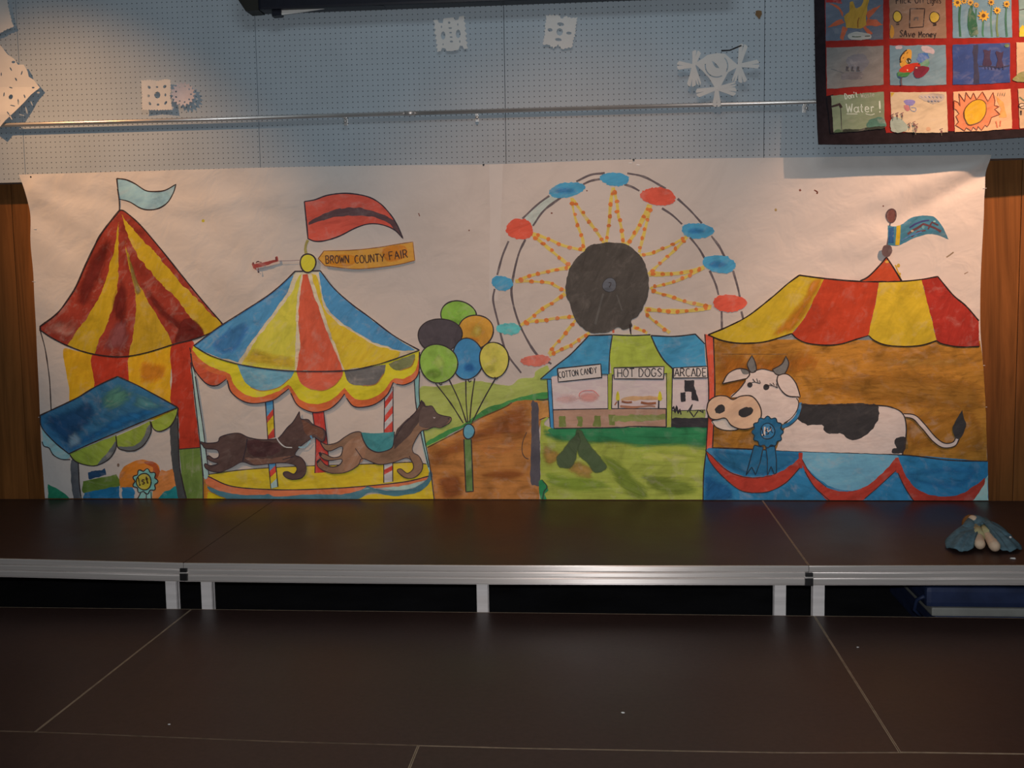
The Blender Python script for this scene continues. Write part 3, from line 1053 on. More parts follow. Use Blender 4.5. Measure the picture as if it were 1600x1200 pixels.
# two big flakes at the edge of the view, standing well off the wall
def lift_big(x, z): return 0.026 * min(1.0, max(0.0, -z / 0.13))
tri = [blob(17, 108, 1, 3.4, -.5), blob(34, 114, 1, 3.6, .3), blob(25, 124, 1.2, 3, -.5), blob(17, 137, 3, .9, .3), blob(18.5, 152, 3.4, 4.2, .1), blob(7.5, 148, 1, 3.6), blob(52, 137, 2.4, 1.4), blob(40, 151, 1, 3.4, -.4),
       blob(31, 160, 1.2, 5, -.2), blob(23, 166, 4.5, .8, .2), blob(17, 178, 1, 3.2, -.7), blob(21, 184, .9, 5.2, -.5), blob(3, 190, 2, 1.6), blob(21, 97, 3, 2), blob(2, 116, .9, 3)]
cutout('paper_snowflake', 'big tilted white paper snowflake over the end of the rail, standing off the wall', [(-64, 130), (-40, 98), (-18, 80), (0, 70), (12, 85), (22, 92), (28, 101), (37, 101), (43, 111), (45, 120), (53, 125), (62.5, 137), (50, 148), (40, 161), (25, 178), (12, 190), (0, 205), (-20, 190), (-45, 160)],
       tri + [blob(-20, 130, 5, 5), blob(-30, 150, 3, 4)], 5.279, M_paper, lift_big)
cutout('paper_snowflake', 'white paper snowflake cut off by the upper corner, above the big tilted one', jag([(-60, -40), (-10, -50), (8, -20), (13, 5), (16, 20), (20, 36), (23, 42), (10, 47), (0, 53), (-30, 60), (-60, 30)], .6, 9, 3.2),
       [blob(-14, 10, 4, 4), blob(-24, 30, 3, 3)], 5.286, M_paper, lambda x, z: 0.006)

# small brown paper scrap pinned near the quilt
M_brownp = simple_mat('brown_paper', (0.22, 0.13, 0.06), 0.8)
o = cutout('paper_leaf', 'tiny brown paper leaf pinned high on the pegboard near the quilt', [(1181, 17), (1185, 16), (1190, 17), (1190.5, 22), (1188, 27), (1186, 30), (1184, 27), (1180, 23)], [], 5.294, M_brownp, None, None, 3.0)
o['category'] = 'leaf'

# pins holding the mural and glossy tape tabs
for (px, py, lab) in ((48.5, 276.5, 'dark push pin in the mural corner above the pale blue flag'),
                      (755.5, 257.5, 'dark push pin in the mural top near the sheet join'),
                      (990, 249.5, 'dark push pin in the mural top above the ferris wheel'),
                      (1537, 245, 'dark push pin in the mural corner below the quilt')):
    c = U([(px, py)], 5.285)[0]
    root = tag(empty('push_pin', (c[0], 5.285, c[1])), lab, 'pin', 'pins along the top of the mural')
    bm = bmesh.new()
    bmesh.ops.create_cone(bm, cap_ends=True, segments=12, radius1=0.0055, radius2=0.004, depth=0.008, matrix=Matrix.Rotation(math.pi / 2, 4, 'X'))
    p_ = new_obj('pin_head', bm_mesh(bm, 'pin_head', False), root, [M_pin])
    bm = bmesh.new()
    bmesh.ops.create_cone(bm, cap_ends=True, segments=8, radius1=0.0008, radius2=0.0008, depth=0.022, matrix=Matrix.Translation((0, 0.011, 0)) @ Matrix.Rotation(math.pi / 2, 4, 'X'))
    new_obj('pin_shaft', bm_mesh(bm, 'pin_shaft', False), root, [M_rail])

# =================================================================== the cloth doll on the riser
M_dress = simple_mat('blue_dress_cloth', (0.115, 0.20, 0.245), 0.85, 0, 0.15, 0.25, (40, 40, 40), 0.3)
M_skin = simple_mat('cream_cloth', (0.80, 0.60, 0.43), 0.8, 0, 0.2, 0.08, (60, 60, 60), 0.2)
M_pants = simple_mat('pale_olive_cloth', (0.50, 0.45, 0.24), 0.85, 0, 0.15, 0.15, (60, 60, 60), 0.2)
M_hair = simple_mat('orange_brown_yarn', (0.26, 0.11, 0.035), 0.9, 0, 0.1, 0.3, (120, 120, 120), 0.6)
Z0 = UP_Z + 0.0075
root = tag(empty('cloth_doll', (1.50, 4.52, UP_Z)), 'small cloth doll in a blue dress lying on the stage riser', 'doll')
ax_, ay_ = G(1534, 813, Z0 + 0.075)
apex = np.array([ax_, ay_, Z0 + 0.072])
hem_px = [(1526, 853), (1519, 862), (1505, 863.5), (1490, 862), (1479, 856), (1477.5, 846), (1488, 838), (1502, 833), (1516, 828), (1530, 826),
          (1550, 828), (1570, 834), (1583, 842), (1591, 851), (1596, 859), (1588, 862), (1576, 863.5), (1563, 862.5), (1556, 856)]
hem = []
for i, (px, py) in enumerate(hem_px):
    x, y = G(px, py, Z0 + 0.004)
    hem.append((x, y, Z0 + 0.003 + (0.012 if i % 2 else 0.0)))
hem = np.array(hem)
nf = 6
H2 = []
for i in range(len(hem) - 1):
    for k in range(nf): H2.append(hem[i] + (hem[i + 1] - hem[i]) * k / nf)
H2.append(hem[-1]); H2 = np.array(H2)
nr = 12
bm = bmesh.new(); rows = []
for r_ in range(nr + 1):
    t = r_ / nr
    row = []
    for j, h in enumerate(H2):
        p = apex + (h - apex) * t
        s = j / (len(H2) - 1)
        bulge = 0.030 * math.sin(math.pi * t) * (0.75 if s < 0.45 else 0.45)
        if s < 0.42: bulge -= 0.020 * math.sin(math.pi * min(1.0, t / 0.62)) * min(1.0, (0.42 - s) / 0.08)
        fold = 0.011 * t * math.sin(s * 44) + 0.006 * t * math.sin(s * 91 + 1)
        p = p + np.array([0.35 * fold, 0.2 * fold, bulge + abs(fold) * (1 - 0.6 * t)])
        p[2] = max(p[2], Z0)
        row.append(bm.verts.new(p))
    rows.append(row)
for a, b in zip(rows, rows[1:]):
    for j in range(len(a) - 1):
        bm.faces.new((a[j], a[j + 1], b[j + 1], b[j]))
bmesh.ops.remove_doubles(bm, verts=bm.verts[:], dist=1e-5)
bmesh.ops.recalc_face_normals(bm, faces=bm.faces[:])
skirt = new_obj('dress', bm_mesh(bm, 'dress', True), None, [M_dress]); rel(skirt, root)
so = skirt.modifiers.new('cloth', 'SOLIDIFY'); so.thickness = 0.0025
# bodice
def egg(name, c, r, mat, par, rot=(0, 0, 0), seg=18):
    bm = bmesh.new()
    bmesh.ops.create_uvsphere(bm, u_segments=seg, v_segments=seg // 2 + 2, radius=1.0)
    from mathutils import Euler
    mt = Matrix.Translation(c) @ Euler(rot).to_matrix().to_4x4() @ Matrix.Diagonal((r[0], r[1], r[2], 1))
    bmesh.ops.transform(bm, matrix=mt, verts=bm.verts[:])
    return rel(new_obj(name, bm_mesh(bm, name, True), None, [mat]), par)
bx0, by0 = apex[0], apex[1]
egg('bodice', (bx0 - 0.004, by0 + 0.045, Z0 + 0.045), (0.042, 0.062, 0.040), M_dress, root, (0, 0, 0.15))
# legs towards the camera, rounded feet turned up
for (fx, fy, kx, ky, par_r) in ((1531, 850, 1529, 838, .0190), (1554, 853, 1543, 836, .0200)):
    x1_, y1_ = G(fx, fy, Z0 + 0.026); x0_, y0_ = G(kx, ky, Z0 + 0.034)
    d = np.array([x1_ - x0_, y1_ - y0_]); d = d / np.linalg.norm(d)
    path = [(x0_ - d[0] * 0.10, y0_ - d[1] * 0.10, Z0 + 0.040), (x0_ - d[0] * .03, y0_ - d[1] * .03, Z0 + 0.036), (x0_, y0_, Z0 + 0.033), ((x0_ + x1_) / 2, (y0_ + y1_) / 2, Z0 + 0.029),
            (x1_, y1_, Z0 + 0.026), (x1_ + d[0] * 0.012, y1_ + d[1] * 0.012, Z0 + 0.026), (x1_ + d[0] * 0.022, y1_ + d[1] * 0.022, Z0 + 0.027), (x1_ + d[0] * 0.027, y1_ + d[1] * 0.027, Z0 + 0.028)]
    r = par_r
    leg = new_obj('leg', tube_mesh('leg', path, [r * .8, r * .88, r * .9, r * .95, r * 1.08, r * .98, r * .68, r * .2], 16), None, [M_skin]); rel(leg, root)
    tp = [(x0_ - d[0] * 0.11, y0_ - d[1] * 0.11, Z0 + 0.043), (x0_ - d[0] * 0.04, y0_ - d[1] * 0.04, Z0 + 0.039), (x0_ + d[0] * .012, y0_ + d[1] * .012, Z0 + 0.035)]
    pc_ = new_obj('pantaloon', tube_mesh('pantaloon', tp, [r * 1.0, r * 1.12, r * 1.2], 16), None, [M_pants]); rel(pc_, root)
# head lying back beyond the dress, hair round it
hx, hy = G(1523, 816, Z0 + 0.055)
hd = egg('head', (hx - 0.004, hy - 0.01, Z0 + 0.052), (0.024, 0.036, 0.036), M_skin, root, (0.3, -0.35, 0.1))
hr = egg('hair', (hx - 0.010, hy + 0.020, Z0 + 0.044), (0.036, 0.026, 0.042), M_hair, root, (0.3, -0.3, 0))
for s in (-1, 1):
    e = egg('eye', (hx + s * 0.009 - 0.006, hy - 0.036, Z0 + 0.068), (0.0028, 0.0028, 0.0028), M_pin, root, (0, 0, 0), 8)
# sleeves lying out to the sides
for s, (sx, sy) in ((-1, (1504, 836)), (1, (1577, 843))):
    x_, y_ = G(sx, sy, Z0 + 0.03)
    pth = [(bx0 + s * 0.02, by0 + 0.05, Z0 + 0.055), (bx0 * .5 + x_ * .5, by0 * .5 + y_ * .5 + 0.04, Z0 + 0.040), (x_, y_ + 0.02, Z0 + 0.026)]
    sl = new_obj('sleeve', tube_mesh('sleeve', pth, [0.026, 0.027, 0.024], 14), None, [M_dress]); rel(sl, root)
bt = G(1577, 841, Z0 + 0.035)
egg('button', (bt[0], bt[1] - 0.012, Z0 + 0.042), (0.005, 0.005, 0.005), M_paper, root, (0, 0, 0), 8)

# scraps left on the boards
for nm, lab, px, py, z, sz in (('paper_scrap', 'white paper scrap on the riser in front of the doll', 1583, 876, UP_Z + .0005, .0075),
                               ('paper_scrap', 'white crumb lying on the wide middle lower stage deck', 973, 1111, LOW_Z + .0005, .004),
                               ('paper_scrap', 'tiny white crumb on the lower deck near the slanting seam below the tents', 264, 1133, LOW_Z + .0005, .003),
                               ('paper_scrap', 'tiny white crumb on the lower deck past the seam, nearest the doll', 1340, 1012, LOW_Z + .0005, .003)):
    x, y = G(px, py, z)
    dz = float(np.interp(x, *sag_low)) * max(0, min(1, (LY[2] - y) / (LY[2] - LY[1]))) if z < .3 else float(np.interp(x, *sag_up)) * (UY1 - y) / 1.15
    bm = bmesh.new()
    bmesh.ops.create_icosphere(bm, subdivisions=2, radius=sz)
    for v in bm.verts:
        k = 1 + 0.35 * mnoise.noise(v.co * 200)
        v.co = Vector((v.co.x * k * 1.5, v.co.y * k, max(v.co.z * 0.5 * k, -0.25 * sz)))
    o = new_obj(nm, bm_mesh(bm, nm), None, [M_paper])
    o.location = (x, y, z + dz + 0.25 * sz)
    tag(o, lab, 'scrap', 'scraps on the stage')

# =================================================================== the painted mural
def seg_fold(X, Z, a, b, amp, sig):
    ax, az = a; bx_, bz = b
    dx, dz = bx_ - ax, bz - az
    L2 = dx * dx + dz * dz
    t = np.clip(((X - ax) * dx + (Z - az) * dz) / L2, 0, 1)
    d2 = (X - ax - t * dx) ** 2 + (Z - az - t * dz) ** 2
    return 1.5 * amp * np.exp(-d2 / (sig * sig)) * (1 - 0.6 * t)


def mural_wave(X, Z):
    w = 0.0022 * np.sin(4.1 * X + 2.2 * Z + 0.6) + 0.0016 * np.sin(9.0 * X - 5.0 * Z) * np.clip((Z - 1.2) / 0.8, 0, 1)
    w = w + 0.0012 * np.sin(13.0 * Z + 2.0 * X + 1.0)
    w = w + seg_fold(X, Z, (1.80, 1.96), (1.34, 1.72), -0.013, 0.04) + seg_fold(X, Z, (1.78, 2.02), (1.30, 1.84), 0.010, 0.045) + seg_fold(X, Z, (1.30, 1.78), (0.9, 1.62), -0.004, 0.05)
    w = w + seg_fold(X, Z, (-2.86, 1.98), (-2.30, 1.58), 0.006, 0.050) + seg_fold(X, Z, (-2.88, 1.86), (-2.45, 1.45), -0.005, 0.05)
    w = w + seg_fold(X, Z, (-2.75, 1.98), (-2.0, 1.80), -0.005, 0.045) + seg_fold(X, Z, (-2.1, 1.88), (-1.0, 1.98), 0.004, 0.05)
    w = w + seg_fold(X, Z, (-1.75, 1.86), (-1.2, 1.70), -0.003, 0.05) + seg_fold(X, Z, (1.10, 1.62), (1.7, 1.72), 0.004, 0.05)
    w = w + 0.0030 * np.sin(15.0 * X + 19.0 * Z + 1.5 * np.sin(3 * X)) * np.clip((-1.0 - X) / 0.8, 0, 1) * np.clip((Z - 1.1) / 0.5, 0, 1)
    return w


SHEET = Sheet(5.288, mural_wave, UP_Z + 0.004)
mural = tag(empty('painted_mural', (-0.56, 5.288, UP_Z)), 'wide white mural sheet painted with a county fair, hanging behind the stage', 'mural')


def sheet_mat():
    m, nt, b = mat_base('white_mural_paper')
    n1 = pos_noise(nt, (2.2, 1, 3.0), 0.5, 5, 0.6, 0.8)
    c = np.array([0.80, 0.775, 0.755])
    r = ramp(nt, [(0.30, c * 0.90), (0.5, c), (0.75, c * 1.03)])
    nt.links.new(n1.outputs['Fac'], r.inputs[0])
    nt.links.new(r.outputs[0], b.inputs['Base Color'])
    b.inputs['Roughness'].default_value = 0.7
    b.inputs['Specular IOR Level'].default_value = 0.25
    cloth_bump(nt, b)
    return m


M_sheet = sheet_mat()
sheet_px = [(30, 273), (30, 273), (200, 268), (400, 262), (600, 258.5), (755, 257), (900, 252), (1000, 249), (1240, 246), (1400, 243.5), (1548, 242), (1548, 242),
            (1544, 258), (1541, 280), (1538, 310), (1537, 340), (1534, 400), (1532, 460), (1532, 515), (1535, 555), (1538, 600), (1541, 680), (1543, 740), (1543, 786), (1543, 786),
            (1100, 788), (755, 788), (400, 786), (71, 784), (71, 784), (68, 740), (64, 690), (61, 610), (57, 540), (53, 450), (48, 390), (47, 345), (41, 305)]
fg = Fig(SHEET, 'sheet')
P = smooth_path(sheet_px, 4.0, True)
V, F = tess([P], 4.0)
W = SHEET.place(V, 0)
a, b_, c_ = W[F[:, 0]], W[F[:, 1]], W[F[:, 2]]
nr_ = np.cross(b_ - a, c_ - a)[:, 1]
F[nr_ > 0] = F[nr_ > 0][:, ::-1]
F = F[np.abs(nr_) > 1e-10]
me = bpy.data.meshes.new('sheet')
me.from_pydata(W.tolist(), [], F.tolist())
me.materials.append(M_sheet)
me.polygons.foreach_set('use_smooth', [True] * len(F))
rel(new_obj('sheet', me, None, []), mural)

INKS = {}
def ink(region='bc', seen=(42, 32, 30)):
    return paint(seen, region, 0, 0.15, 0.05)


def P_(seen, region, deg=0.0, **k):
    return paint(tuple(seen), region, math.radians(deg), **k)


# small stains, drips and the glossy tape over the sheet join
d = Fig(SHEET, 'paint_spatter', 'small stray paint drips and smudges')
br = P_((95, 55, 45), 'tc')
d.line([(1249, 296), (1251, 298.5)], 3, br).line([(1272, 297), (1277, 300), (1276, 303)], 2.4, br).line([(1479, 402), (1485, 398), (1490, 394)], 2.2, P_((150, 115, 85), 'tr'))
d.ell(1212, 328, 2, 2.4, P_((190, 140, 70), 'tr')).ell(317, 345, 2.5, 2.5, P_((190, 155, 60), 'tl')).line([(395, 410), (397, 415), (399, 421)], 3.2, P_((120, 70, 60), 'tl'))
d.line([(654, 333), (656, 338)], 1.6, br).ell(733, 360, 1.2, 1.2, br).ell(1380, 322, 1.2, 1.2, br).line([(1507, 428), (1513, 425)], 1.5, P_((150, 110, 85), 'tr'))
d.ell(862, 333, 1.6, 1.3, br).ell(917, 298, 1.2, 1.2, br).ell(184.5, 727, 2, 3, P_((120, 85, 70), 'bl'))
y_ = P_((200, 150, 60), 'tr')
d.line([(1399, 414), (1403, 424), (1407, 434)], 2.6, y_).ell(1404, 415, 2.6, 3.2, y_).ell(1406, 428, 2, 2, y_)
d.build(mural)
t = Fig(SHEET, 'seam_tape', 'pale tape over the join of two sheets')
M_tape = simple_mat('clear_tape', (0.80, 0.782, 0.768), 0.5, 0, 0.4, 0.02)
t.fill([(764, 257), (786, 256), (783, 340), (778, 470), (764, 470), (766, 340)], M_tape, False, 0.2).build(mural)

# ------------------------------------------------------------------ ferris wheel
def blob_(cx, cy, rx, ry, n=12): return [(cx + rx * math.cos(2 * math.pi * k / n), cy + ry * math.sin(2 * math.pi * k / n)) for k in range(n)]


wh = Fig(SHEET, 'painted_ferris_wheel', 'painted ferris wheel with blue and red cars and a dark hub')
def W_(pts): return [(750 + x / 3.693, 255 + y / 3.693) for x, y in pts]
kI = P_((78, 68, 68), 'tc', 0, var=.2)
wh.fill(W_([(250, 322), (330, 243), (400, 190), (465, 198), (375, 272), (308, 362)]), P_((142, 144, 134), 'tc', 40, thin=.3))
for s in ([(238, 1210), (150, 1085), (100, 900), (76, 790), (85, 725)], [(100, 645), (130, 535), (165, 450)], [(245, 320), (330, 240), (400, 188)], [(556, 106), (640, 67), (720, 58)],
          [(850, 58), (950, 80), (1072, 147)], [(1140, 205), (1210, 270), (1280, 347)], [(1335, 420), (1380, 480), (1412, 542)], [(1460, 620), (1488, 720), (1500, 780)], [(1508, 855), (1520, 905)],
          [(412, 1158), (330, 1105), (262, 1000), (210, 880), (182, 750), (195, 640), (225, 520), (262, 440)], [(305, 362), (370, 272), (467, 198)], [(595, 122), (640, 102), (692, 92)],
          [(833, 122), (880, 138), (920, 160)], [(1050, 260), (1110, 300), (1166, 352)], [(1212, 428), (1265, 495), (1295, 547)], [(1325, 620), (1360, 700), (1376, 760)], [(1394, 855), (1396, 955)]):
    wh.line(W_(s), 3.3, kI)
yS, dS = P_((186, 152, 84), 'tc', 0, var=.2, thin=.35), P_((192, 102, 58), 'tc')
spokes = [[(528, 200), (545, 300), (575, 390), (590, 430), (602, 505)], [(533, 205), (600, 300), (650, 365), (690, 420), (715, 462)], [(765, 140), (752, 250), (745, 340), (728, 455)],
          [(770, 140), (790, 230), (800, 310), (815, 370), (828, 468)], [(980, 240), (940, 320), (900, 395), (848, 470)], [(985, 240), (958, 360), (940, 430), (918, 515)],
          [(1195, 420), (1110, 470), (1040, 500), (990, 520), (915, 532)], [(1195, 425), (1125, 500), (1070, 550), (1010, 605), (972, 642)], [(1295, 600), (1180, 630), (1070, 640), (975, 638)],
          [(1290, 606), (1180, 660), (1100, 690), (985, 718)], [(1335, 828), (1190, 800), (1090, 765), (1010, 742), (985, 715)], [(1330, 836), (1220, 850), (1130, 855), (1030, 850), (950, 840)],
          [(955, 845), (980, 890), (1030, 930), (1095, 978)], [(885, 945), (925, 962), (965, 980)], [(305, 405), (400, 440), (480, 475), (560, 495), (605, 500)], [(300, 410), (365, 465), (430, 520), (490, 570), (522, 602)],
          [(205, 682), (290, 650), (410, 620), (525, 600)], [(205, 684), (270, 680), (340, 685), (400, 690), (440, 710), (495, 738)], [(235, 935), (290, 895), (360, 840), (425, 800), (492, 752)],
          [(235, 935), (310, 910), (370, 908), (430, 895), (545, 885)], [(398, 1102), (430, 1050), (470, 1010), (505, 965), (552, 905)], [(400, 1108), (460, 1080), (530, 1045), (580, 1010), (632, 978)]]
for i, s in enumerate(spokes):
    p = W_(s)
    wh.line(p, 4.6 if i not in (8, 11, 4) else 6.5, yS, True, False, .3)
for i, s in enumerate(spokes):
    q = smooth_path(W_(s), 1.0)
    n = max(2, int(len(q) / 15.0))
    for k in range(n):
        j = int((k + 0.55) / n * (len(q) - 1))
        wh.ell(q[j][0] + rng.normal(0, .6), q[j][1] + rng.normal(0, .6), rng.uniform(2.8, 4.3), rng.uniform(2.6, 3.8), dS, 0, .08)
wh.line(W_([(768, 958), (770, 980)]), 3.5, P_((180, 90, 70), 'tc'))
wh_o = wh.build(mural)
hub = Fig(SHEET, 'painted_hub')
hub.fill(W_([(700, 462), (780, 458), (850, 470), (920, 530), (960, 600), (975, 690), (960, 790), (920, 870), (872, 908), (878, 945), (830, 958), (790, 945), (750, 972), (660, 982), (600, 960),
             (545, 890), (508, 790), (495, 720), (508, 640), (540, 570), (595, 510), (640, 475)]), P_((60, 54, 49), 'tc', 60, var=.3, thin=.06), True, .6)
hub.ell(*W_([(747, 703)])[0], 11, 11, P_((78, 78, 82), 'tc', 0, thin=.05)).ring(*W_([(747, 703)])[0], 11, 11, 1.0, ink('tc', (48, 45, 45))).line(W_([(742, 690), (756, 690), (752, 705), (746, 716)]), 1.1, ink('tc'))
hub.line(W_([(712, 752), (690, 830), (665, 930)]), 3.0, P_((72, 67, 62), 'tc', 60, thin=.05)).line(W_([(790, 760), (820, 850)]), 2.4, P_((72, 67, 62), 'tc', 60, thin=.05))
hub.line(W_([(866, 930), (868, 965), (872, 990)]), 2.4, ink('tc'))
hub.build(wh_o)
bG, rG = P_((72, 132, 150), 'tc', 20, var=.25, thin=.15), P_((186, 78, 62), 'tc', 20, var=.25, thin=.12)
for (cx, cy, rx, ry, ro, c) in ((500, 155, 107, 42, -12, bG), (777, 92, 86, 38, 2, bG), (1028, 192, 106, 50, 8, rG), (1255, 389, 92, 45, 5, bG), (1382, 582, 98, 50, 6, bG), (1440, 808, 96, 50, 3, rG),
                                (228, 380, 76, 63, 3, rG), (128, 692, 64, 41, 6, bG), (165, 955, 70, 33, 4, P_((90, 150, 170), 'bc', 10)), (322, 1138, 83, 33, -4, P_((188, 92, 76), 'bc', 10, thin=.25))):
    g = Fig(SHEET, 'painted_gondola')
    p = W_([(cx, cy)])[0]
    g.ell(p[0], p[1], rx / 3.693, ry / 3.693, c, math.radians(ro), .04, .55)
    if c is bG and cx in (500, 1255, 1382): g.wash(blob_(p[0] - 2, p[1] + 1, rx / 5.2, ry / 5.2), (55, 108, 134), 'tc', 20, 8)
    g.build(wh_o)

# ------------------------------------------------------------------ hills, road, grass
hill = Fig(SHEET, 'painted_hill', 'painted olive green hill behind the balloons')
hill.fill([(655, 608), (680, 604), (708, 601), (742, 595), (778, 600), (799, 602), (812, 591), (833, 590), (838, 580), (848, 574), (858, 575), (859, 628), (803, 630), (750, 655), (712, 672), (667, 699), (660, 660)], P_((138, 140, 72), 'bc', 10, var=.25, thin=.15))
hill.fill([(668, 696), (668, 690), (700, 672), (722, 664), (745, 648), (765, 635), (785, 630), (810, 621), (858, 612), (858, 626), (803, 631), (750, 655), (712, 674)], P_((62, 108, 56), 'bc', -20, var=.3))
hill.build(mural)
rd = Fig(SHEET, 'painted_road', 'painted brown dirt road with a dark post')
rd.fill([(668, 698), (668, 698), (722, 671), (749, 654), (787, 637), (804, 628), (827, 625), (859, 627), (859, 627), (858, 652), (846, 656), (842, 700), (843, 788), (843, 788), (680, 788), (680, 788), (675, 745)], P_((146, 92, 50), 'bc', 0, var=.42, thin=.18, stretch=(6, 40)))
rd.wash([(670, 702), (722, 673), (749, 656), (800, 628), (830, 628), (828, 690), (760, 700), (700, 730), (676, 745)], (120, 68, 36), 'bc', 8, 22, var=.45, thin=.1, stretch=(6, 40))
rd.wash([(680, 745), (720, 735), (728, 775), (690, 786)], (112, 62, 34), 'bc', 0, 14, thin=.08, stretch=(6, 40)).wash([(750, 735), (800, 728), (828, 740), (800, 756), (755, 752)], (118, 66, 34), 'bc', 0, 12, thin=.08, stretch=(6, 40)).wash([(745, 690), (790, 680), (815, 700), (790, 715), (750, 710)], (164, 106, 62), 'bc', 0, 14, stretch=(6, 40))
rd.line([(668, 699), (722, 671), (749, 654), (787, 637), (800, 629)], 2.0, P_((80, 55, 32), 'bc'))
rd.line([(823, 675), (817, 690), (816, 705), (820, 714), (826, 717)], 1.4, ink('bc', (70, 48, 38)))
rd.line([(838, 624), (850, 624.5), (857, 623)], 2.0, ink('bc', (60, 45, 38)))
rd.fill([(842, 629), (858, 627), (859, 651), (845, 655), (843, 640)], P_((160, 108, 62), 'bc', 70))
rd.line([(843, 656), (850, 653), (858, 652)], 1.4, ink('bc'))
rd.fill([(831, 630), (836, 628.5), (841, 632), (842, 660), (844, 700), (844, 755), (836, 758), (829, 751), (830, 700)], P_((66, 56, 56), 'bc', 80, var=.2, thin=.05))
rd.build(mural)
gr = Fig(SHEET, 'painted_grass', 'painted yellow green grass in front of the booths')
gr.fill([(845, 657), (845, 657), (857, 652), (866, 668), (1046, 667), (1107, 666), (1107, 666), (1104, 702), (1099, 740), (1099, 788), (1099, 788), (844, 788), (844, 788)], P_((134, 130, 60), 'bc', 0, var=.32, thin=.2, stretch=(5, 52)))
gr.wash([(848, 660), (858, 668), (866, 662), (1000, 660), (1106, 660), (1106, 704), (1060, 702), (1000, 704), (960, 697), (920, 700), (880, 696), (862, 692), (846, 682)], (46, 98, 58), 'bc', 0, 9, True, var=.4, thin=.08, stretch=(5, 42))
gr.fill([(866, 667), (1000, 667), (1106, 666), (1105, 686), (1060, 682), (1000, 688), (940, 682), (900, 680), (868, 680)], P_((44, 98, 58), 'bc', 0, var=.4, thin=.08, stretch=(5, 42)), True, .8)
gr.wash([(930, 705), (965, 712), (995, 740), (1020, 768), (1005, 786), (975, 775), (950, 742)], (98, 106, 42), 'bc', -25, 12, var=.3, stretch=(6, 40))
gr.wash([(1000, 738), (1060, 744), (1098, 765), (1060, 780), (1015, 766)], (104, 110, 46), 'bc', 0, 10, stretch=(5, 42)).wash([(846, 688), (865, 696), (882, 712), (862, 732), (846, 724)], (142, 104, 56), 'bc', 0, 9)
gr.wash([(880, 728), (905, 715), (930, 730), (925, 752), (895, 745)], (140, 104, 58), 'bc', 0, 10).wash([(1010, 700), (1080, 704), (1098, 716), (1060, 728), (1000, 722)], (150, 142, 70), 'bc', 0, 8, stretch=(5, 42))
gr.wash([(850, 734), (880, 738), (930, 742), (965, 765), (900, 772), (858, 760)], (112, 122, 48), 'bc', 5, 10, stretch=(5, 42))
gr.wash([(899, 670), (911, 672), (918, 686), (930, 702), (942, 716), (950, 732), (930, 740), (916, 724), (903, 712), (899, 695)], (62, 68, 42), 'bc', 50, 4.5, var=.25, thin=.04)
gr.wash([(904, 672), (894, 682), (886, 690), (878, 701), (868, 714), (871, 729), (880, 733), (893, 732), (902, 717), (905, 700), (909, 688)], (64, 68, 44), 'bc', 120, 4.5, var=.25, thin=.04)
gr.fill([(842, 752), (848, 750), (853, 757), (856, 765), (850, 770), (854, 782), (846, 782), (843, 770)], P_((44, 105, 62), 'bc', 50), True, .7)
gr.line([(847, 749), (855, 760), (850, 768), (848, 781)], 1.6, ink('bc', (40, 50, 35)))
gr.build(mural)

# ------------------------------------------------------------------ balloons
bb = Fig(SHEET, 'painted_balloon_bunch', 'painted bunch of six balloons on a green stick')
kb = ink('bc', (44, 34, 32))
for a, b2 in (((680, 598), (724, 661)), ((702, 593), (729, 660)), ((728, 594), (731, 660)), ((742, 591), (734, 660)), ((775, 590), (738, 659))):
    bb.line([a, ((a[0] + b2[0]) / 2 + (2 if a[0] < 720 else -1), (a[1] + b2[1]) / 2), b2], 1.9, kb)
bb.fill([(725, 686), (736.5, 686), (738, 725), (739.5, 767.5), (728, 768.5), (726.5, 725)], P_((84, 102, 56), 'bc', 80), False)
bb.line([(725, 686), (726.5, 725), (728, 768.5), (739.5, 767.5), (738, 725), (736.5, 686)], 1.8, kb, False)
bb.ell(732.7, 674, 9, 11.5, P_((84, 122, 122), 'bc')).ring(732.7, 674, 9, 11.5, 1.8, kb)
bbo = bb.build(mural)
for (cx, cy, rx, ry, c, w) in ((716, 491, 28, 20.5, (112, 138, 58), 0), (743.4, 518, 26.8, 26.8, (188, 118, 54), 0), (687.5, 524, 34, 26.5, (62, 50, 49), 0), (730.7, 560.6, 23.8, 33, (66, 112, 136), 0),
                               (685.3, 567.7, 29.5, 30.5, (120, 142, 62), 0), (772.3, 562, 23, 27.5, (170, 150, 72), 0)):
    g = Fig(SHEET, 'painted_balloon')
    g.ell(cx, cy, rx, ry, P_(c, 'bc', 70, var=.22, thin=.16 if c[0] > 64 else .04, stretch=(14, 20)), 0, .025, .4)
    if c == (66, 112, 136): g.wash(blob_(cx + 3, cy + 13, 13, 11), (44, 82, 108), 'bc', 40, 8)
    elif c[0] > 64: g.wash(blob_(cx + rx * .05, cy - ry * .05, rx * .62, ry * .62), tuple(min(255, int(v * 1.12 + 8)) for v in c), 'bc', 70, 12, stretch=(14, 20)).wash(blob_(cx - rx * .25, cy + ry * .55, rx * .6, ry * .4), tuple(int(v * .85) for v in c), 'bc', 20, 8)
    g.ring(cx, cy, rx, ry, 1.9, kb, 0, .025)
    if cy > 550: g.line([(cx + 1, cy + ry - 1), (cx + 3, cy + ry + 3), (cx + 6, cy + ry + 1)], 1.6, kb)
    g.build(bbo)

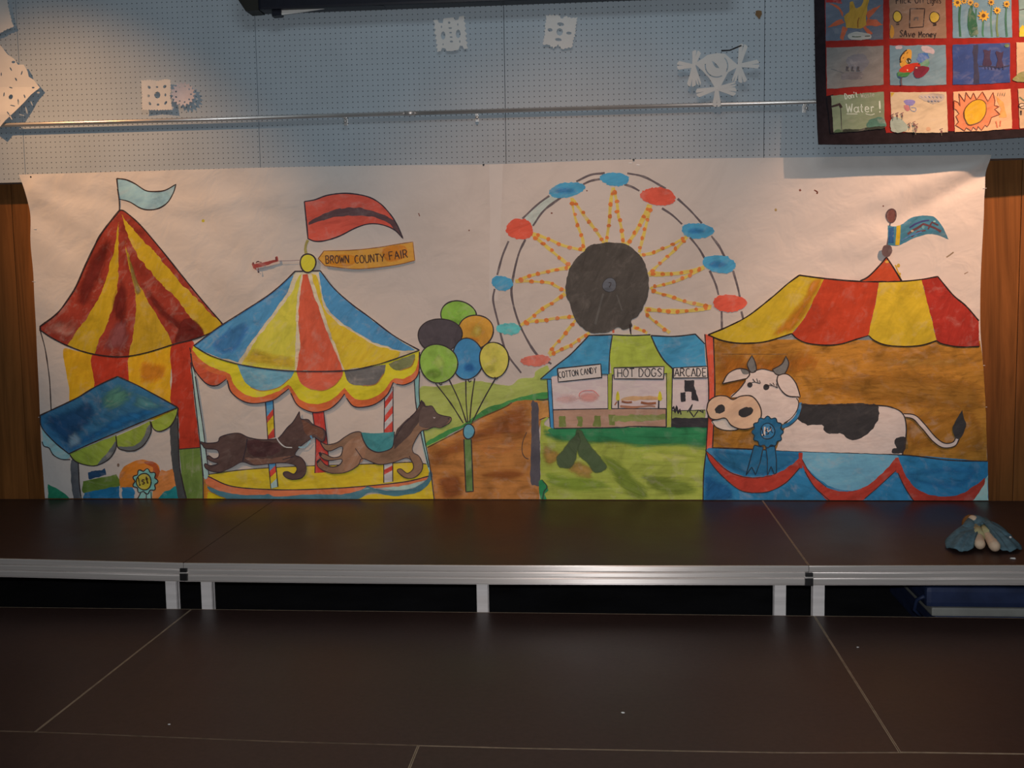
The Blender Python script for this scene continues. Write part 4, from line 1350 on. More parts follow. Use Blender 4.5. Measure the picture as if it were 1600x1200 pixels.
# ------------------------------------------------------------------ striped tent (left)
tl = Fig(SHEET, 'painted_striped_tent', 'painted red and yellow striped tent with a pale blue flag')
kt = ink('tl', (48, 30, 26)); kl = ink('bl', (44, 30, 28))
R1, Y1 = P_((150, 56, 40), 'tl', 60, var=.35, thin=.16, stretch=(8, 30)), P_((196, 146, 42), 'tl', 70, var=.2, thin=.12, stretch=(8, 26))
R2, Y2 = P_((146, 46, 32), 'bl', 80, var=.3, thin=.12, stretch=(8, 26)), P_((180, 122, 34), 'bl', 80, var=.2, thin=.12, stretch=(8, 26))
# walls first
tl.fill([(99, 546), (120, 549), (147, 555), (147, 597), (150, 640), (112, 650), (108, 610), (103, 580)], Y2)
tl.fill([(146, 552), (203, 554), (201, 600), (198, 640), (150, 640), (147, 597)], R2)
tl.fill([(202, 556), (235, 550), (270, 538), (268, 570), (266, 600), (268, 650), (198, 650), (201, 600)], Y2)
tl.wash([(215, 562), (240, 560), (262, 568), (262, 590), (240, 605), (215, 600)], (166, 96, 34), 'bl', 60, 14)
tl.fill([(268, 540), (300, 532), (303, 553), (306, 595), (312, 670), (312.5, 701), (312.5, 701), (280, 702), (280, 702), (279, 650), (267, 627), (269, 590)], R2)
tl.fill([(280, 702), (280, 702), (315, 699), (315, 699), (317, 740), (317, 788), (317, 788), (293, 788), (293, 788), (285, 752)], P_((92, 100, 48), 'bl', 85, var=.25))
tl.line([(280, 702), (315, 699)], 1.6, kl).line([(62.5, 517), (70, 545), (75, 575), (78, 600), (80, 641)], 1.7, kl).line([(297, 543), (300, 560), (306, 600)], 1.6, kl)
# roof
tl.fill([(188, 328), (188, 328), (166, 356), (150, 380), (135, 410), (122.5, 440), (110, 462), (90, 489), (62.5, 510), (62.5, 510), (63, 517), (63, 517), (80, 527.5), (105, 540), (140, 552), (185, 557), (225, 552), (275, 537), (300, 531), (325, 522), (352, 510), (352, 510),
         (315, 467.5), (280, 425), (250, 387.5), (220, 352), (195, 330)], R1)
tl.fill([(187, 346), (187, 346), (180, 388), (172.5, 410), (165, 440), (155, 465), (140, 490), (120, 517.5), (105, 540), (105, 540), (125, 547), (148, 553), (148, 553), (155, 530), (165, 512), (175, 485), (180, 465), (184.5, 435), (186, 400)], Y1, True, .7)
tl.fill([(195, 372), (195, 372), (201, 392), (206, 410), (209, 432), (218, 447), (226, 460), (242.5, 490), (257.5, 512), (270, 538), (270, 538), (235, 549), (201, 556), (201, 556), (209, 515), (212.5, 485), (212, 460), (206.5, 435), (201, 410)], P_((190, 140, 44), 'tl', 80, var=.25, thin=.12), True, .7)
tl.fill([(190, 334), (190, 334), (210, 360), (230, 382), (250, 403), (270, 428), (295, 454), (325, 484), (351, 510), (351, 510), (321, 523.5), (321, 523.5), (300, 497), (282, 472), (252, 442), (225, 410), (208, 384), (196, 354)], Y1, True, .9)
dr = (112, 38, 30)
tl.wash([(128, 420), (150, 385), (178, 372), (168, 420), (152, 455), (134, 480), (115, 470)], dr, 'tl', 60, 11, thin=.05).wash([(212, 425), (230, 442), (262, 482), (290, 505), (278, 520), (250, 496), (230, 470)], dr, 'tl', -45, 8, thin=.05)
tl.wash([(284, 500), (305, 498), (321, 520), (300, 533), (272, 536)], dr, 'tl', 20, 6, thin=.05).wash([(156, 540), (176, 500), (205, 500), (202, 545), (170, 554)], (142, 76, 68), 'tl', 60, 12).wash([(64, 512), (92, 494), (128, 500), (118, 530), (95, 534)], (176, 92, 72), 'tl', 40, 12)
tl.wash([(196, 385), (204, 395), (214, 430), (222, 455), (212, 462), (204, 430)], (150, 116, 62), 'tl', 75, 6).wash([(172, 470), (190, 430), (204, 470), (196, 505), (176, 500)], dr, 'tl', 75, 9, thin=.05)
tl.line([(63, 516), (80, 527.5), (105, 540), (140, 552), (185, 557.5), (225, 552), (275, 537), (300, 531), (325, 522), (352, 510)], 2.0, kt)
tl.line([(62.5, 517), (62.5, 510), (62.5, 510), (90, 489), (110, 462), (122.5, 440), (135, 410), (150, 380), (166, 356), (187, 328)], 2.2, kt)
tl.line([(187, 328), (196, 331), (220, 352), (250, 387.5), (280, 425), (315, 467.5), (352, 510)], 2.0, kt)
tlo = tl.build(mural)
ff = Fig(SHEET, 'painted_flag', 'painted pale blue flag')
fl_ = [(183, 279), (183, 279), (197.5, 281), (212, 287.5), (227.5, 297.5), (240, 299.5), (257.5, 297.5), (275, 288), (275, 288), (271, 301), (262.5, 316), (250, 325), (235, 328), (220, 325.5), (202.5, 315.5), (186, 311), (186, 311)]
ff.fill(fl_, P_((148, 160, 156), 'tl', 20, thin=.2)).line(fl_ + [fl_[0]], 1.8, kt).line([(184, 295), (186, 311), (186.5, 329)], 1.6, kt)
ff.build(tlo)

# ------------------------------------------------------------------ blue awning stall (lower left)
aw = Fig(SHEET, 'painted_awning_stall', 'painted market stall with a blue awning')
aw.fill([(75, 756), (75, 756), (92, 765), (110, 779), (110, 788), (110, 788), (76, 788), (76, 788)], P_((38, 92, 62), 'bl', 40))
aw.fill([(130, 752), (130, 752), (182, 741), (182, 741), (186, 760), (133, 771)], P_((88, 96, 40), 'bl', 0)).fill([(138, 737), (165, 733), (166, 742), (139, 748)], P_((36, 56, 72), 'bl'), False, .8)
aw.fill([(132, 770), (160, 765), (186, 760), (187, 788), (129, 788)], P_((36, 88, 108), 'bl', 10), False, .8)
aw.fill([(186, 745), (190, 734), (197, 727), (217, 719), (240, 722), (249, 733), (249, 760), (249, 760), (188, 762), (188, 762)], P_((178, 96, 40), 'bl', 40)).fill([(225, 722), (240, 722), (249, 733), (249, 752), (240, 745), (238, 730)], P_((140, 62, 34), 'bl', 40), True, .8)
aw.fill([(190, 761), (208, 761), (212, 788), (192, 788)], P_((40, 92, 112), 'bl'), False, .8)
aw.fill([(250, 737), (262, 736), (272, 735), (273, 770), (245, 788), (236, 778), (240, 765)], P_((176, 100, 56), 'bl', 30), True, .7).fill([(246, 788), (250, 776), (262, 766), (277, 761), (284, 788)], P_((36, 98, 92), 'bl', 30), True, .6)
cx, cy = 227, 752
ros = [(cx + (18 + 2.2 * math.cos(9 * a)) * math.cos(a), cy + (18 + 2.2 * math.cos(9 * a)) * math.sin(a)) for a in [k * 2 * math.pi / 54 for k in range(54)]]
aw.fill([(219, 768), (238, 768), (238, 788), (230, 788), (228, 774), (224, 788), (214, 788)], P_((108, 132, 118), 'bl'), False).line([(221, 768), (215, 780)], 1.5, kl).line([(236, 768), (237, 782)], 1.5, kl).line([(229, 772), (229, 782)], 1.5, kl)
aw.fill(ros, P_((104, 132, 118), 'bl', 0, thin=.1), True, .1).line(ros + [ros[0]], 1.8, kl).ell(cx - 2, cy + 0.5, 12, 12.5, P_((166, 132, 52), 'bl')).ring(cx - 2, cy + .5, 12, 12.5, 1.7, kl)
aw.text('1st', (217, 758), (233, 755), 12, 2.1, ink('bl', (70, 45, 26)))
gp = P_((76, 64, 62), 'bl', 85, var=.2, thin=.08)
aw.fill([(111, 719), (122, 723), (124, 757), (127, 788), (117, 788), (112, 750)], gp, True, .4).line([(122.5, 724), (124.5, 757), (128, 782)], 1.6, kl)
aw.fill([(267, 660), (277, 655), (280, 720), (285, 750), (293, 788), (282, 788), (270, 732), (266, 690)], P_((58, 50, 48), 'bl', 85, var=.2, thin=.05), True, .4).line([(278, 640), (280, 720), (285, 752), (292, 782)], 1.8, kl)
og = P_((128, 124, 52), 'bl', -30, var=.3, thin=.12); dg = P_((84, 74, 70), 'bl', 30)
for s, inner in (([(108, 709), (108, 709), (117, 720), (132, 726), (150, 727.5), (170, 717.5), (181, 700), (181, 680), (181, 680)], [(181, 690), (181, 700), (170, 717.5), (152, 727), (160, 716), (172, 702)]),
                 ([(181, 682), (181, 682), (184, 699), (195, 704), (210, 704), (225, 695), (236, 675), (235, 658), (235, 658)], [(236, 662), (236, 675), (225, 695), (210, 705.5), (195, 704.5), (184, 698), (196, 698), (212, 695), (224, 683), (230, 668)]),
                 ([(236, 659), (236, 659), (240, 670), (250, 674), (265, 667), (275, 652), (279, 637), (279, 637)], None)):
    aw.fill(s, og, True, .3)
    if inner: aw.fill(inner, dg, True, .4)
    aw.line(s[1:-1], 1.8, kl)
ls = [(66, 668), (66, 668), (68, 696), (77, 700), (83, 710), (92, 716), (100, 718), (109, 716), (108, 709), (108, 709), (85, 690)]
aw.fill(ls, P_((118, 130, 124), 'bl', 20, thin=.25)).line([(66, 690), (69, 697), (77, 700), (83, 710), (92, 716), (100, 718), (110, 718)], 1.5, kl)
ao = [(184, 588), (184, 588), (215, 602), (245, 618), (277.5, 636), (277.5, 637), (230, 656), (187, 674), (140, 694), (108, 709), (108, 709), (85, 690), (66, 668), (63, 649), (63, 649), (80, 641), (120, 622), (150, 604)]
aw.fill(ao, P_((50, 84, 100), 'bl', -28, var=.35, thin=.12, stretch=(7, 18)), True, .3)
aw.wash([(64, 652), (100, 636), (140, 622), (156, 650), (125, 685), (106, 706), (82, 684)], (32, 58, 78), 'bl', -28, 14, var=.4, thin=.05).wash([(150, 618), (185, 594), (222, 612), (200, 638), (165, 648)], (70, 98, 80), 'bl', 30, 16)
aw.wash([(176, 678), (108, 707), (112, 690), (150, 668), (190, 645), (250, 632), (240, 650)], (36, 82, 108), 'bl', -25, 8, thin=.05).wash([(215, 612), (262, 632), (240, 645), (205, 636)], (66, 96, 96), 'bl', -20, 9).wash([(100, 690), (118, 668), (132, 690), (112, 706)], (96, 104, 112), 'bl', -30, 9)
aw.line(ao + [ao[0]], 2.0, kl)
aw.build(mural)

# ------------------------------------------------------------------ carousel
ca = Fig(SHEET, 'painted_carousel', 'painted carousel with a blue, yellow and red roof and two horses')
def C8(p): return [(280 + x / 4, 400 + y / 4) for x, y in p]
def C9(p): return [(280 + x / 4, 560 + y / 4) for x, y in p]
kc = ink('bc', (44, 32, 34))
# platform and poles behind the horses
ca.fill([(318, 742), (330, 756), (362, 771), (380, 788), (317, 788)], P_((178, 104, 42), 'bl', 20), False, .4)
ca.fill([(325, 768), (345, 776), (372, 788), (322, 788)], P_((190, 140, 36), 'bl', 20), False, .4)
yp = P_((182, 138, 44), 'bc', 0, var=.2, thin=.15)
ca.fill([(540, 788), (558, 779), (580, 771), (617, 774), (655, 768), (674, 748), (679, 788)], yp, False, .4)
ca.fill(C9([(180, 725), (400, 695), (700, 675), (1000, 665), (1300, 655), (1450, 648), (1550, 660), (1565, 690), (1560, 730), (1400, 770), (1100, 800), (800, 815), (560, 815), (330, 795), (200, 745)]), yp)
ca.line(C9([(180, 725), (400, 695), (700, 675), (1000, 665), (1300, 655), (1450, 648), (1550, 660)]), 1.4, kc)
ca.fill(C9([(180, 735), (330, 797), (560, 817), (800, 817), (1100, 802), (1400, 772), (1560, 735), (1560, 735), (1545, 760), (1400, 795), (1190, 818), (1000, 855), (850, 862), (560, 870), (330, 850), (180, 790)]), P_((172, 92, 62), 'bc', 0, var=.25))
gb = P_((58, 84, 88), 'bc', 0, var=.3, thin=.12)
ca.fill(C9([(180, 800), (250, 825), (380, 850), (520, 850), (560, 846), (620, 862), (800, 848), (1000, 848), (1110, 830), (1180, 800), (1240, 815), (1350, 826), (1450, 815), (1540, 765), (1570, 695), (1580, 750), (1500, 832), (1350, 858), (1250, 842), (1180, 838), (1110, 882), (900, 900), (360, 900), (290, 872), (200, 830)]), gb)
ca.fill(C9([(1150, 815), (1240, 810), (1350, 822), (1450, 808), (1530, 765), (1400, 795), (1250, 808)]), P_((130, 140, 132), 'bc', 0), True, .4)
ca.line(C9([(180, 735), (330, 797), (560, 817), (800, 817), (1100, 802), (1400, 772), (1560, 735)]), 1.6, kc)
fr_ = P_((128, 136, 138), 'bc', 85, var=.2, thin=.2)
ca.fill([(299, 572), (306, 588), (317, 660), (321, 700), (326, 742), (318, 744), (312, 690), (303, 610)], fr_, True, .2).line([(299, 566), (303, 600), (312, 680), (318, 744)], 1.8, kc).line([(306, 588), (317, 660), (322, 700), (327, 742)], 1.6, kc).line([(318, 744), (318.5, 784)], 1.6, kc)
ca.fill([(648, 590), (656, 580), (655, 622), (662, 680), (672, 734), (668, 728), (657, 677), (650, 630)], P_((108, 132, 134), 'bc', 85), True, .2)
ca.line([(647.5, 590), (650, 630), (658, 677), (670, 730)], 1.6, kc).line([(656, 580), (655.5, 622), (663, 680), (673, 735), (679, 784)], 1.6, kc)
ca.fill(C9([(835, 325), (905, 325), (930, 540), (935, 710), (850, 715), (855, 500)]), P_((150, 52, 44), 'bc', 85), False, .3).line(C9([(835, 330), (855, 500), (850, 715)]), 1.4, kc).line(C9([(905, 330), (930, 540), (937, 710)]), 1.4, kc)
rw, ww, yw_, bw = P_((158, 58, 48), 'bc', 20), P_((150, 132, 124), 'bc'), P_((190, 140, 44), 'bc'), P_((78, 118, 134), 'bc')
for (q, cols) in ((((415, 626), (427, 623), (430, 683), (419, 686)), (bw, bw, rw, yw_, yw_, rw)), (((420, 722), (431, 720), (435, 760), (424, 763)), (bw, rw, yw_, fr_)),
                  (((601, 612), (614, 604), (614, 675), (600, 677)), (ww, rw, ww, rw, ww, rw)), (((600, 724), (614, 722), (614, 752), (600, 754)), (ww, rw, ww, ww))):
    a, b2, c2, d2 = [np.array(z, float) for z in q]
    n = len(cols)
    for i, m_ in enumerate(cols):
        s0, s1 = i / n, (i + 1) / n
        sk = 0.09 if i else 0
        sk1 = 0.09 if i < n - 1 else 0
        ca.fill([a + (d2 - a) * min(1, s0 + sk), b2 + (c2 - b2) * max(0, s0 - sk), b2 + (c2 - b2) * max(0, s1 - sk1), a + (d2 - a) * min(1, s1 + sk1)], m_, False, .1)
    ca.line([a, d2], 1.5, kc, False).line([b2, c2], 1.5, kc, False)
# valance
VR, VY = P_((164, 82, 50), 'bc', 10, var=.25), P_((192, 150, 46), 'bc', 10, var=.2, thin=.1)
vout = [[(299, 552), (302, 570), (310, 585), (325, 600), (340, 602), (355, 592)], [(356, 594), (362, 612), (380, 626), (400, 630), (427, 625), (442, 615), (452, 607)], [(455, 614), (465, 632), (480, 641), (495, 644), (515, 639), (530, 627), (539, 615)],
        [(542, 622), (552, 634), (567, 636), (587, 631), (605, 617), (615, 597)], [(620, 600), (632, 601), (647, 594), (655, 580), (656, 550)]]
top = [(656, 547), (617, 561), (580, 572), (537, 579), (461, 579.5), (410, 575), (367, 567), (330, 555), (304, 540)]
vp = []
for s in vout: vp += [s[0]] + s + [s[-1]]
ca.fill(vp + [top[0]] + top + [top[-1]], VR, True, .2)
vin = [[(301, 546), (312, 560), (330, 572), (360, 584)], [(360, 584), (367, 601), (382, 615), (405, 620), (435, 611), (451, 601)], [(455, 603), (470, 624), (492, 631), (515, 626), (532, 613), (539, 605)], [(543, 611), (558, 624), (580, 622), (600, 611), (612, 594)], [(617, 591), (628, 592), (642, 586), (652, 572), (655, 552)]]
vq = []
for s in vin: vq += [s[0]] + s + [s[-1]]
ca.fill(vq + [top[0]] + top + [top[-1]], VY, True, .4)
ca.fill([(301, 560), (301, 560), (312, 570), (335, 583), (354, 587), (354, 587), (354, 592), (340, 601), (325, 599), (310, 584)], P_((158, 66, 46), 'bl', 20), True, .3)
for s, c in ((C8([(365, 668), (365, 668), (400, 760), (450, 820), (520, 842), (620, 822), (690, 770), (725, 718), (725, 718)]), (98, 132, 134)), (C8([(735, 718), (735, 718), (760, 790), (820, 830), (900, 840), (970, 810), (1015, 760), (1028, 716), (1028, 716)]), (168, 78, 58)),
             (C8([(1035, 715), (1035, 715), (1060, 785), (1150, 810), (1230, 800), (1280, 735), (1292, 678), (1292, 678)]), (86, 76, 70)), (C8([(1308, 672), (1308, 672), (1330, 700), (1380, 715), (1450, 690), (1475, 640), (1472, 612), (1472, 612)]), (100, 94, 62))):
    ca.fill(s, P_(c, 'bc', 5, var=.3, thin=.2), True, .4).line(s[3:-2], 1.2, P_((140, 90, 45), 'bc'))
for s in vout: ca.line(s, 1.8, kc)
# roof panels
ca.fill([(304, 540), (304, 540), (342, 512), (380, 487.5), (415, 465), (440, 445), (462, 424), (462, 424), (501, 423), (501, 423), (522, 450), (550, 475), (580, 497), (617, 525), (655, 547), (655, 547)] + top[1:], P_((186, 164, 140), 'tc', 0, thin=.5), True, .2)
BL = P_((74, 124, 148), 'tc', 50, var=.3, thin=.22, stretch=(7, 26))
ca.fill([(305, 540), (305, 540), (342, 513), (380, 488.5), (415, 466), (440, 446), (460, 427), (460, 427), (450, 455), (425, 492), (399, 527), (373, 566), (373, 566), (330, 554)], BL, True, .5)
ca.fill([(468, 429), (468, 429), (455, 458), (431, 492), (404, 528), (379, 568), (379, 568), (410, 574), (461, 578), (461, 578), (463, 540), (463, 500), (465, 462), (472, 428), (472, 428)], P_((172, 162, 70), 'tc', 70, var=.2, thin=.18, stretch=(8, 26)), True, .6)
ca.wash([(376, 566), (396, 540), (430, 548), (462, 556), (462, 580), (410, 576)], (192, 148, 60), 'tc', 0, 10).wash([(330, 535), (370, 500), (395, 505), (380, 545), (350, 560)], (62, 108, 138), 'tc', 50, 12).wash([(466, 540), (500, 530), (530, 545), (532, 580), (468, 580)], (172, 92, 70), 'tc', 0, 12).wash([(520, 510), (560, 528), (590, 552), (560, 568), (530, 545)], (208, 138, 50), 'tc', 20, 12)
ca.fill([(474, 429), (474, 429), (470, 455), (467, 500), (470, 540), (464, 579), (464, 579), (500, 580), (536, 579), (536, 579), (525, 550), (511, 517), (499, 482), (489, 455), (481, 428), (481, 428)], P_((166, 80, 60), 'tc', 75, var=.22, thin=.15, stretch=(9, 24)), True, .5)
ca.fill([(487, 428), (487, 428), (495, 455), (505, 485), (518, 522), (531, 557), (539, 578), (539, 578), (580, 571), (620, 559), (627, 550), (627, 550), (585, 538), (555, 521), (525, 501), (507, 481), (502, 457), (495, 430), (495, 430)], P_((204, 150, 56), 'tc', 50, var=.22, thin=.16), True, .6)
ca.fill([(499, 428), (499, 428), (504, 457), (511, 480), (529, 499), (557, 518), (588, 535), (630, 548), (650, 546), (650, 546), (617, 526), (580, 498), (550, 476), (522, 451), (501, 425)], BL, True, .6)
ca.line([(304, 540), (330, 555), (367, 567), (410, 575), (461, 579.5), (537, 579), (580, 572), (617, 561), (656, 547)], 1.8, kc)
ca.line([(304, 540), (342, 512), (380, 487.5), (415, 465), (440, 445), (462, 424), (462, 424), (501, 423), (501, 423), (522, 450), (550, 475), (580, 497), (617, 525), (656, 547)], 2.0, kc)
cao = ca.build(mural)
fg = Fig(SHEET, 'painted_flag', 'painted red pennant with a dark stripe over a yellow ball')
fr2 = [(475.6, 315), (475.6, 315), (492, 312), (512, 305), (540, 302), (570, 306), (590, 315), (606, 330), (620, 350), (630, 373), (630, 373), (616, 359), (596, 351), (576, 350), (556, 356), (530, 369), (508, 376), (492, 377), (481, 373), (481, 373)]
fg.fill(fr2, P_((178, 78, 64), 'tc', 15, var=.22, thin=.14)).fill([(482, 348), (492, 342), (510, 332), (536, 325), (560, 325), (590, 332), (608, 340), (620, 350), (630, 372), (618, 360), (606, 348), (586, 340), (560, 337), (532, 338), (508, 343), (482, 351)], P_((72, 50, 50), 'tc', 10, var=.25, thin=.08), True, .5)
fg.line(fr2 + [fr2[0]], 2.0, kc).line([(481, 375), (478, 382), (477, 390), (478.5, 398)], 4.2, P_((128, 116, 70), 'tc'))
fg.ell(482, 411, 12.5, 14, P_((206, 172, 62), 'tc', 60, var=.15, thin=.1)).ring(482, 411, 12.5, 14, 2.2, kc)
fg.build(cao)
H1 = Fig(SHEET, 'painted_horse', 'painted dark brown carousel horse')
h1 = C9([(755, 330), (755, 330), (765, 375), (810, 380), (840, 410), (905, 440), (918, 470), (910, 510), (885, 515), (850, 490), (820, 505), (755, 555), (728, 600), (762, 615), (790, 650), (797, 700), (772, 742), (712, 755), (665, 737), (655, 712), (682, 705), (720, 720), (740, 690), (720, 662), (650, 650),
         (580, 655), (470, 665), (400, 645), (330, 680), (260, 708), (200, 702), (165, 680), (165, 655), (200, 668), (245, 655), (200, 640), (175, 618), (188, 605), (222, 625), (252, 610), (240, 570), (170, 562), (150, 540), (132, 518), (180, 527), (245, 520), (260, 490), (320, 470), (380, 465), (440, 492), (520, 505), (610, 500), (640, 480), (680, 430), (715, 395)])
H1.fill(h1, P_((68, 46, 40), 'bc', 30, var=.35, thin=.06), True, .3)
H1.fill(C9([(440, 510), (600, 520), (640, 560), (600, 600), (470, 610), (430, 560)]), P_((60, 34, 32), 'bc', 20, var=.3, thin=.05), True, .8).fill(C9([(420, 620), (560, 625), (700, 610), (650, 645), (480, 660)]), P_((96, 66, 54), 'bc', 10, var=.2), True, .7)
H1.fill(C9([(770, 385), (830, 415), (900, 445), (900, 500), (850, 480), (800, 470)]), P_((88, 56, 44), 'bc', 30), True, .6)
H1.line(h1 + [h1[0]], 1.3, kc).line(C9([(612, 488), (630, 520), (665, 550), (710, 555)]), 1.8, P_((150, 134, 126), 'bc')).line(C9([(750, 552), (790, 550), (825, 512)]), 2.0, P_((108, 124, 132), 'bc')).line(C9([(825, 480), (835, 500)]), 2.2, P_((80, 110, 120), 'bc'))
H1.line(C9([(430, 500), (420, 560), (400, 640)]), 1.2, kc).line(C9([(720, 610), (650, 630)]), 1.2, kc)
H1.build(cao)
H2_ = Fig(SHEET, 'painted_horse', 'painted lighter brown carousel horse with a green saddle')
h2 = [(659, 625), (659, 625), (665, 635), (675, 634), (683, 645), (692, 649), (705, 652), (704, 659), (697, 664), (688, 668), (678, 667), (668, 671), (658, 674), (646, 695), (646, 706), (655, 712), (661, 725), (658, 737), (647, 746), (634, 746), (624, 739), (621, 734), (627, 732), (637, 739), (646, 732), (645, 722), (636, 715), (615, 722), (592, 725), (567, 716), (560, 727),
      (542, 737), (520, 739), (502, 732), (496, 724), (500, 717), (510, 726), (522, 729), (532, 725), (535, 717), (515, 719), (504, 715), (500, 708), (507, 708), (520, 714), (532, 712), (536, 703), (534, 697), (517, 704), (508, 701), (502, 690), (512, 694), (527, 691), (540, 682), (552, 675.5), (565, 675), (580, 690), (605, 700), (620, 680), (630, 664), (642, 652), (652, 640)]
H2_.fill(h2, P_((110, 80, 62), 'bc', 30, var=.3, thin=.08), True, .3)
H2_.fill([(618, 676), (628, 662), (642, 650), (653, 640), (659, 626), (666, 635), (660, 652), (650, 665), (640, 680), (626, 692), (617, 700)], P_((64, 46, 40), 'bc', 50, var=.3, thin=.06), True, .5).fill([(660, 636), (675, 636), (685, 647), (704, 653), (695, 664), (680, 667), (664, 668), (655, 662)], P_((76, 56, 48), 'bc', 30, var=.25, thin=.06), True, .5)
H2_.fill([(560, 680), (570, 690), (572, 712), (560, 725), (540, 735), (538, 700)], P_((124, 88, 68), 'bc', 60, var=.2), True, .6)
H2_.line(h2 + [h2[0]], 1.3, kc)
H2_.fill([(565, 676), (565, 676), (590, 676.5), (617, 674), (617, 674), (616, 688), (612, 700), (592, 706), (577, 700), (569, 688)], P_((62, 108, 100), 'bc', 40, var=.3, thin=.1)).line([(565, 676), (569, 688), (577, 700), (592, 706), (612, 700), (616, 688), (617, 674)], 1.5, kc)
H2_.ell(679, 652, 1.6, 1.3, P_((190, 170, 160), 'bc')).ell(679, 651.5, .9, .9, kc).ell(701, 654, 1.2, 1.0, kc).line([(496, 722), (502, 716)], 3.0, kc).line([(503, 711), (500, 706)], 3.0, kc)
H2_.line([(567, 716), (556, 700)], 1.2, kc).line([(645, 722), (640, 712)], 1.2, kc)
H2_.build(cao)

# ------------------------------------------------------------------ aeroplane with banner
ap = Fig(SHEET, 'painted_airplane', 'small painted red aeroplane towing a banner')
rp = P_((128, 62, 58), 'tc', 0, var=.2)
ap.line([(434, 408), (452, 407.5), (470, 406.5)], .9, P_((110, 90, 90), 'tc'))
ap.fill([(397, 413), (420, 408.5), (432, 405.5), (432, 401), (435, 401), (436, 408), (420, 414), (402, 418.5), (397, 418)], rp, False, .3).line([(401, 411), (404, 409), (410, 410)], 1.4, P_((90, 50, 48), 'tc')).line([(404, 417), (405, 424)], 1.2, P_((90, 50, 48), 'tc')).ell(405, 425, 1.4, 1.4, kc)
ap.line([(395, 412), (398, 420)], 1.3, rp).line([(399, 419), (402, 422)], 1.0, rp).line([(432, 402), (433, 408)], 1.5, P_((90, 50, 48), 'tc')).line([(402, 409), (406, 408)], 1, kc)
apo = ap.build(mural)
bn = Fig(SHEET, 'painted_banner', 'painted orange banner lettered BROWN COUNTY FAIR')
bo = [(498, 404), (498, 404), (507, 392), (507, 392), (550, 391), (590, 387), (620, 382), (646, 378), (646, 378), (649, 407), (649, 407), (620, 414), (580, 419), (550, 420), (508, 415), (508, 415)]
bn.fill(bo, P_((202, 128, 64), 'tc', 0, var=.22, thin=.12)).wash([(512, 400), (545, 396), (565, 404), (545, 417), (512, 414)], (204, 116, 46), 'tc', 0, 6).wash([(598, 388), (632, 382), (638, 402), (605, 410)], (198, 112, 50), 'tc', 0, 6)
bn.line(bo + [bo[0]], 1.2, P_((112, 72, 48), 'tc'))
kx = ink('tc', (66, 44, 34))
bn.text('BROWN', (509.5, 411.5), (546, 410.8), 11.5, 1.7, kx).text('COUNTY', (555.5, 411.5), (602, 408.5), 12, 1.7, kx).text('FAIR', (609, 406.5), (638.5, 402.5), 12.5, 1.7, kx)
bn.build(apo)

# ------------------------------------------------------------------ three booths
bo_ = Fig(SHEET, 'painted_booths', 'painted row of three booths under a blue and green roof')
def B_(p): return [(840 + x / 4, 500 + y / 4) for x, y in p]
ks = ink('bc', (40, 34, 34))
wt = P_((176, 148, 138), 'bc', 0, var=.08, thin=.3)
bo_.fill(B_([(80, 350), (1065, 350), (1065, 620), (95, 620)]), wt, False, .2)
bo_.fill(B_([(95, 560), (440, 553), (803, 553), (803, 668), (500, 670), (105, 676)]), P_((146, 108, 88), 'bc', 0, var=.2), False, .4)
ov = P_((98, 96, 52), 'bc', 80, var=.2)
for q in ([(135, 598), (172, 598), (176, 662), (135, 664)], [(248, 600), (275, 598), (278, 664), (250, 666)], [(352, 596), (395, 594), (394, 668), (350, 668)], [(440, 592), (480, 592), (480, 656), (445, 656)]): bo_.fill(B_(q), ov, False, .8)
bo_.fill(B_([(470, 594), (800, 588), (800, 626), (470, 632)]), P_((112, 112, 62), 'bc', 0), False, 1.0).line(B_([(95, 560), (440, 553), (803, 553)]), 1.5, ks).line(B_([(100, 676), (500, 671), (590, 664), (806, 668)]), 1.8, ks).line(B_([(803, 553), (804, 668)]), 1.8, ks)
bo_.wash(blob_(886, 623, 24, 12), (176, 132, 120), 'bc', 0, 10).wash(blob_(920, 620, 20, 13), (184, 116, 104), 'bc', 0, 9).line(B_([(262, 478), (262, 458), (290, 442), (350, 442), (385, 475)]), 1.2, P_((170, 100, 90), 'bc'))
tn, tb = P_((178, 128, 92), 'bc', 0), P_((124, 74, 52), 'bc', 0)
bo_.fill(B_([(520, 492), (600, 476), (765, 480), (770, 498), (640, 500), (520, 502)]), tn, True, .5).line(B_([(525, 508), (560, 514), (590, 512)]), 3.2, tb).line(B_([(645, 514), (690, 522), (740, 518)]), 3.2, tb).line(B_([(515, 538), (600, 544), (700, 536), (735, 540)]), 3.4, P_((140, 92, 70), 'bc')).line(B_([(482, 530), (496, 508)]), 1.6, tb)
for x in (500, 763): bo_.fill(B_([(x - 10, 500), (x - 8, 465), (x, 442), (x + 10, 465), (x + 12, 500)]), P_((196, 156, 48), 'bc'), True, .2).line(B_([(x + (4 if x < 600 else -6), 500), (x + (5 if x < 600 else -7), 552)]), 2.4, ks)
bo_.fill(B_([(835, 566), (1048, 560), (1048, 615), (835, 620)]), P_((126, 128, 72), 'bc', 0), False, .3)
bk = P_((40, 34, 34), 'bc', 0, var=.2, thin=.03)
bo_.fill(B_([(920, 374), (978, 378), (978, 410), (988, 440), (960, 450), (918, 448)]), bk, False, .5).fill(B_([(890, 456), (924, 450), (924, 505), (898, 508)]), bk, False, .5).fill(B_([(958, 452), (990, 440), (1005, 508), (962, 500)]), bk, False, .5)
bo_.line(B_([(835, 562), (850, 540), (858, 580), (868, 535), (878, 585), (888, 555), (896, 590)]), 2.4, bk, False).line(B_([(935, 575), (968, 525), (950, 570), (975, 605), (1005, 562), (1035, 578)]), 1.8, bk, False).line(B_([(835, 566), (1048, 562)]), 1.2, ks).line(B_([(1010, 562), (1035, 580), (1030, 560)]), 1.8, bk, False)
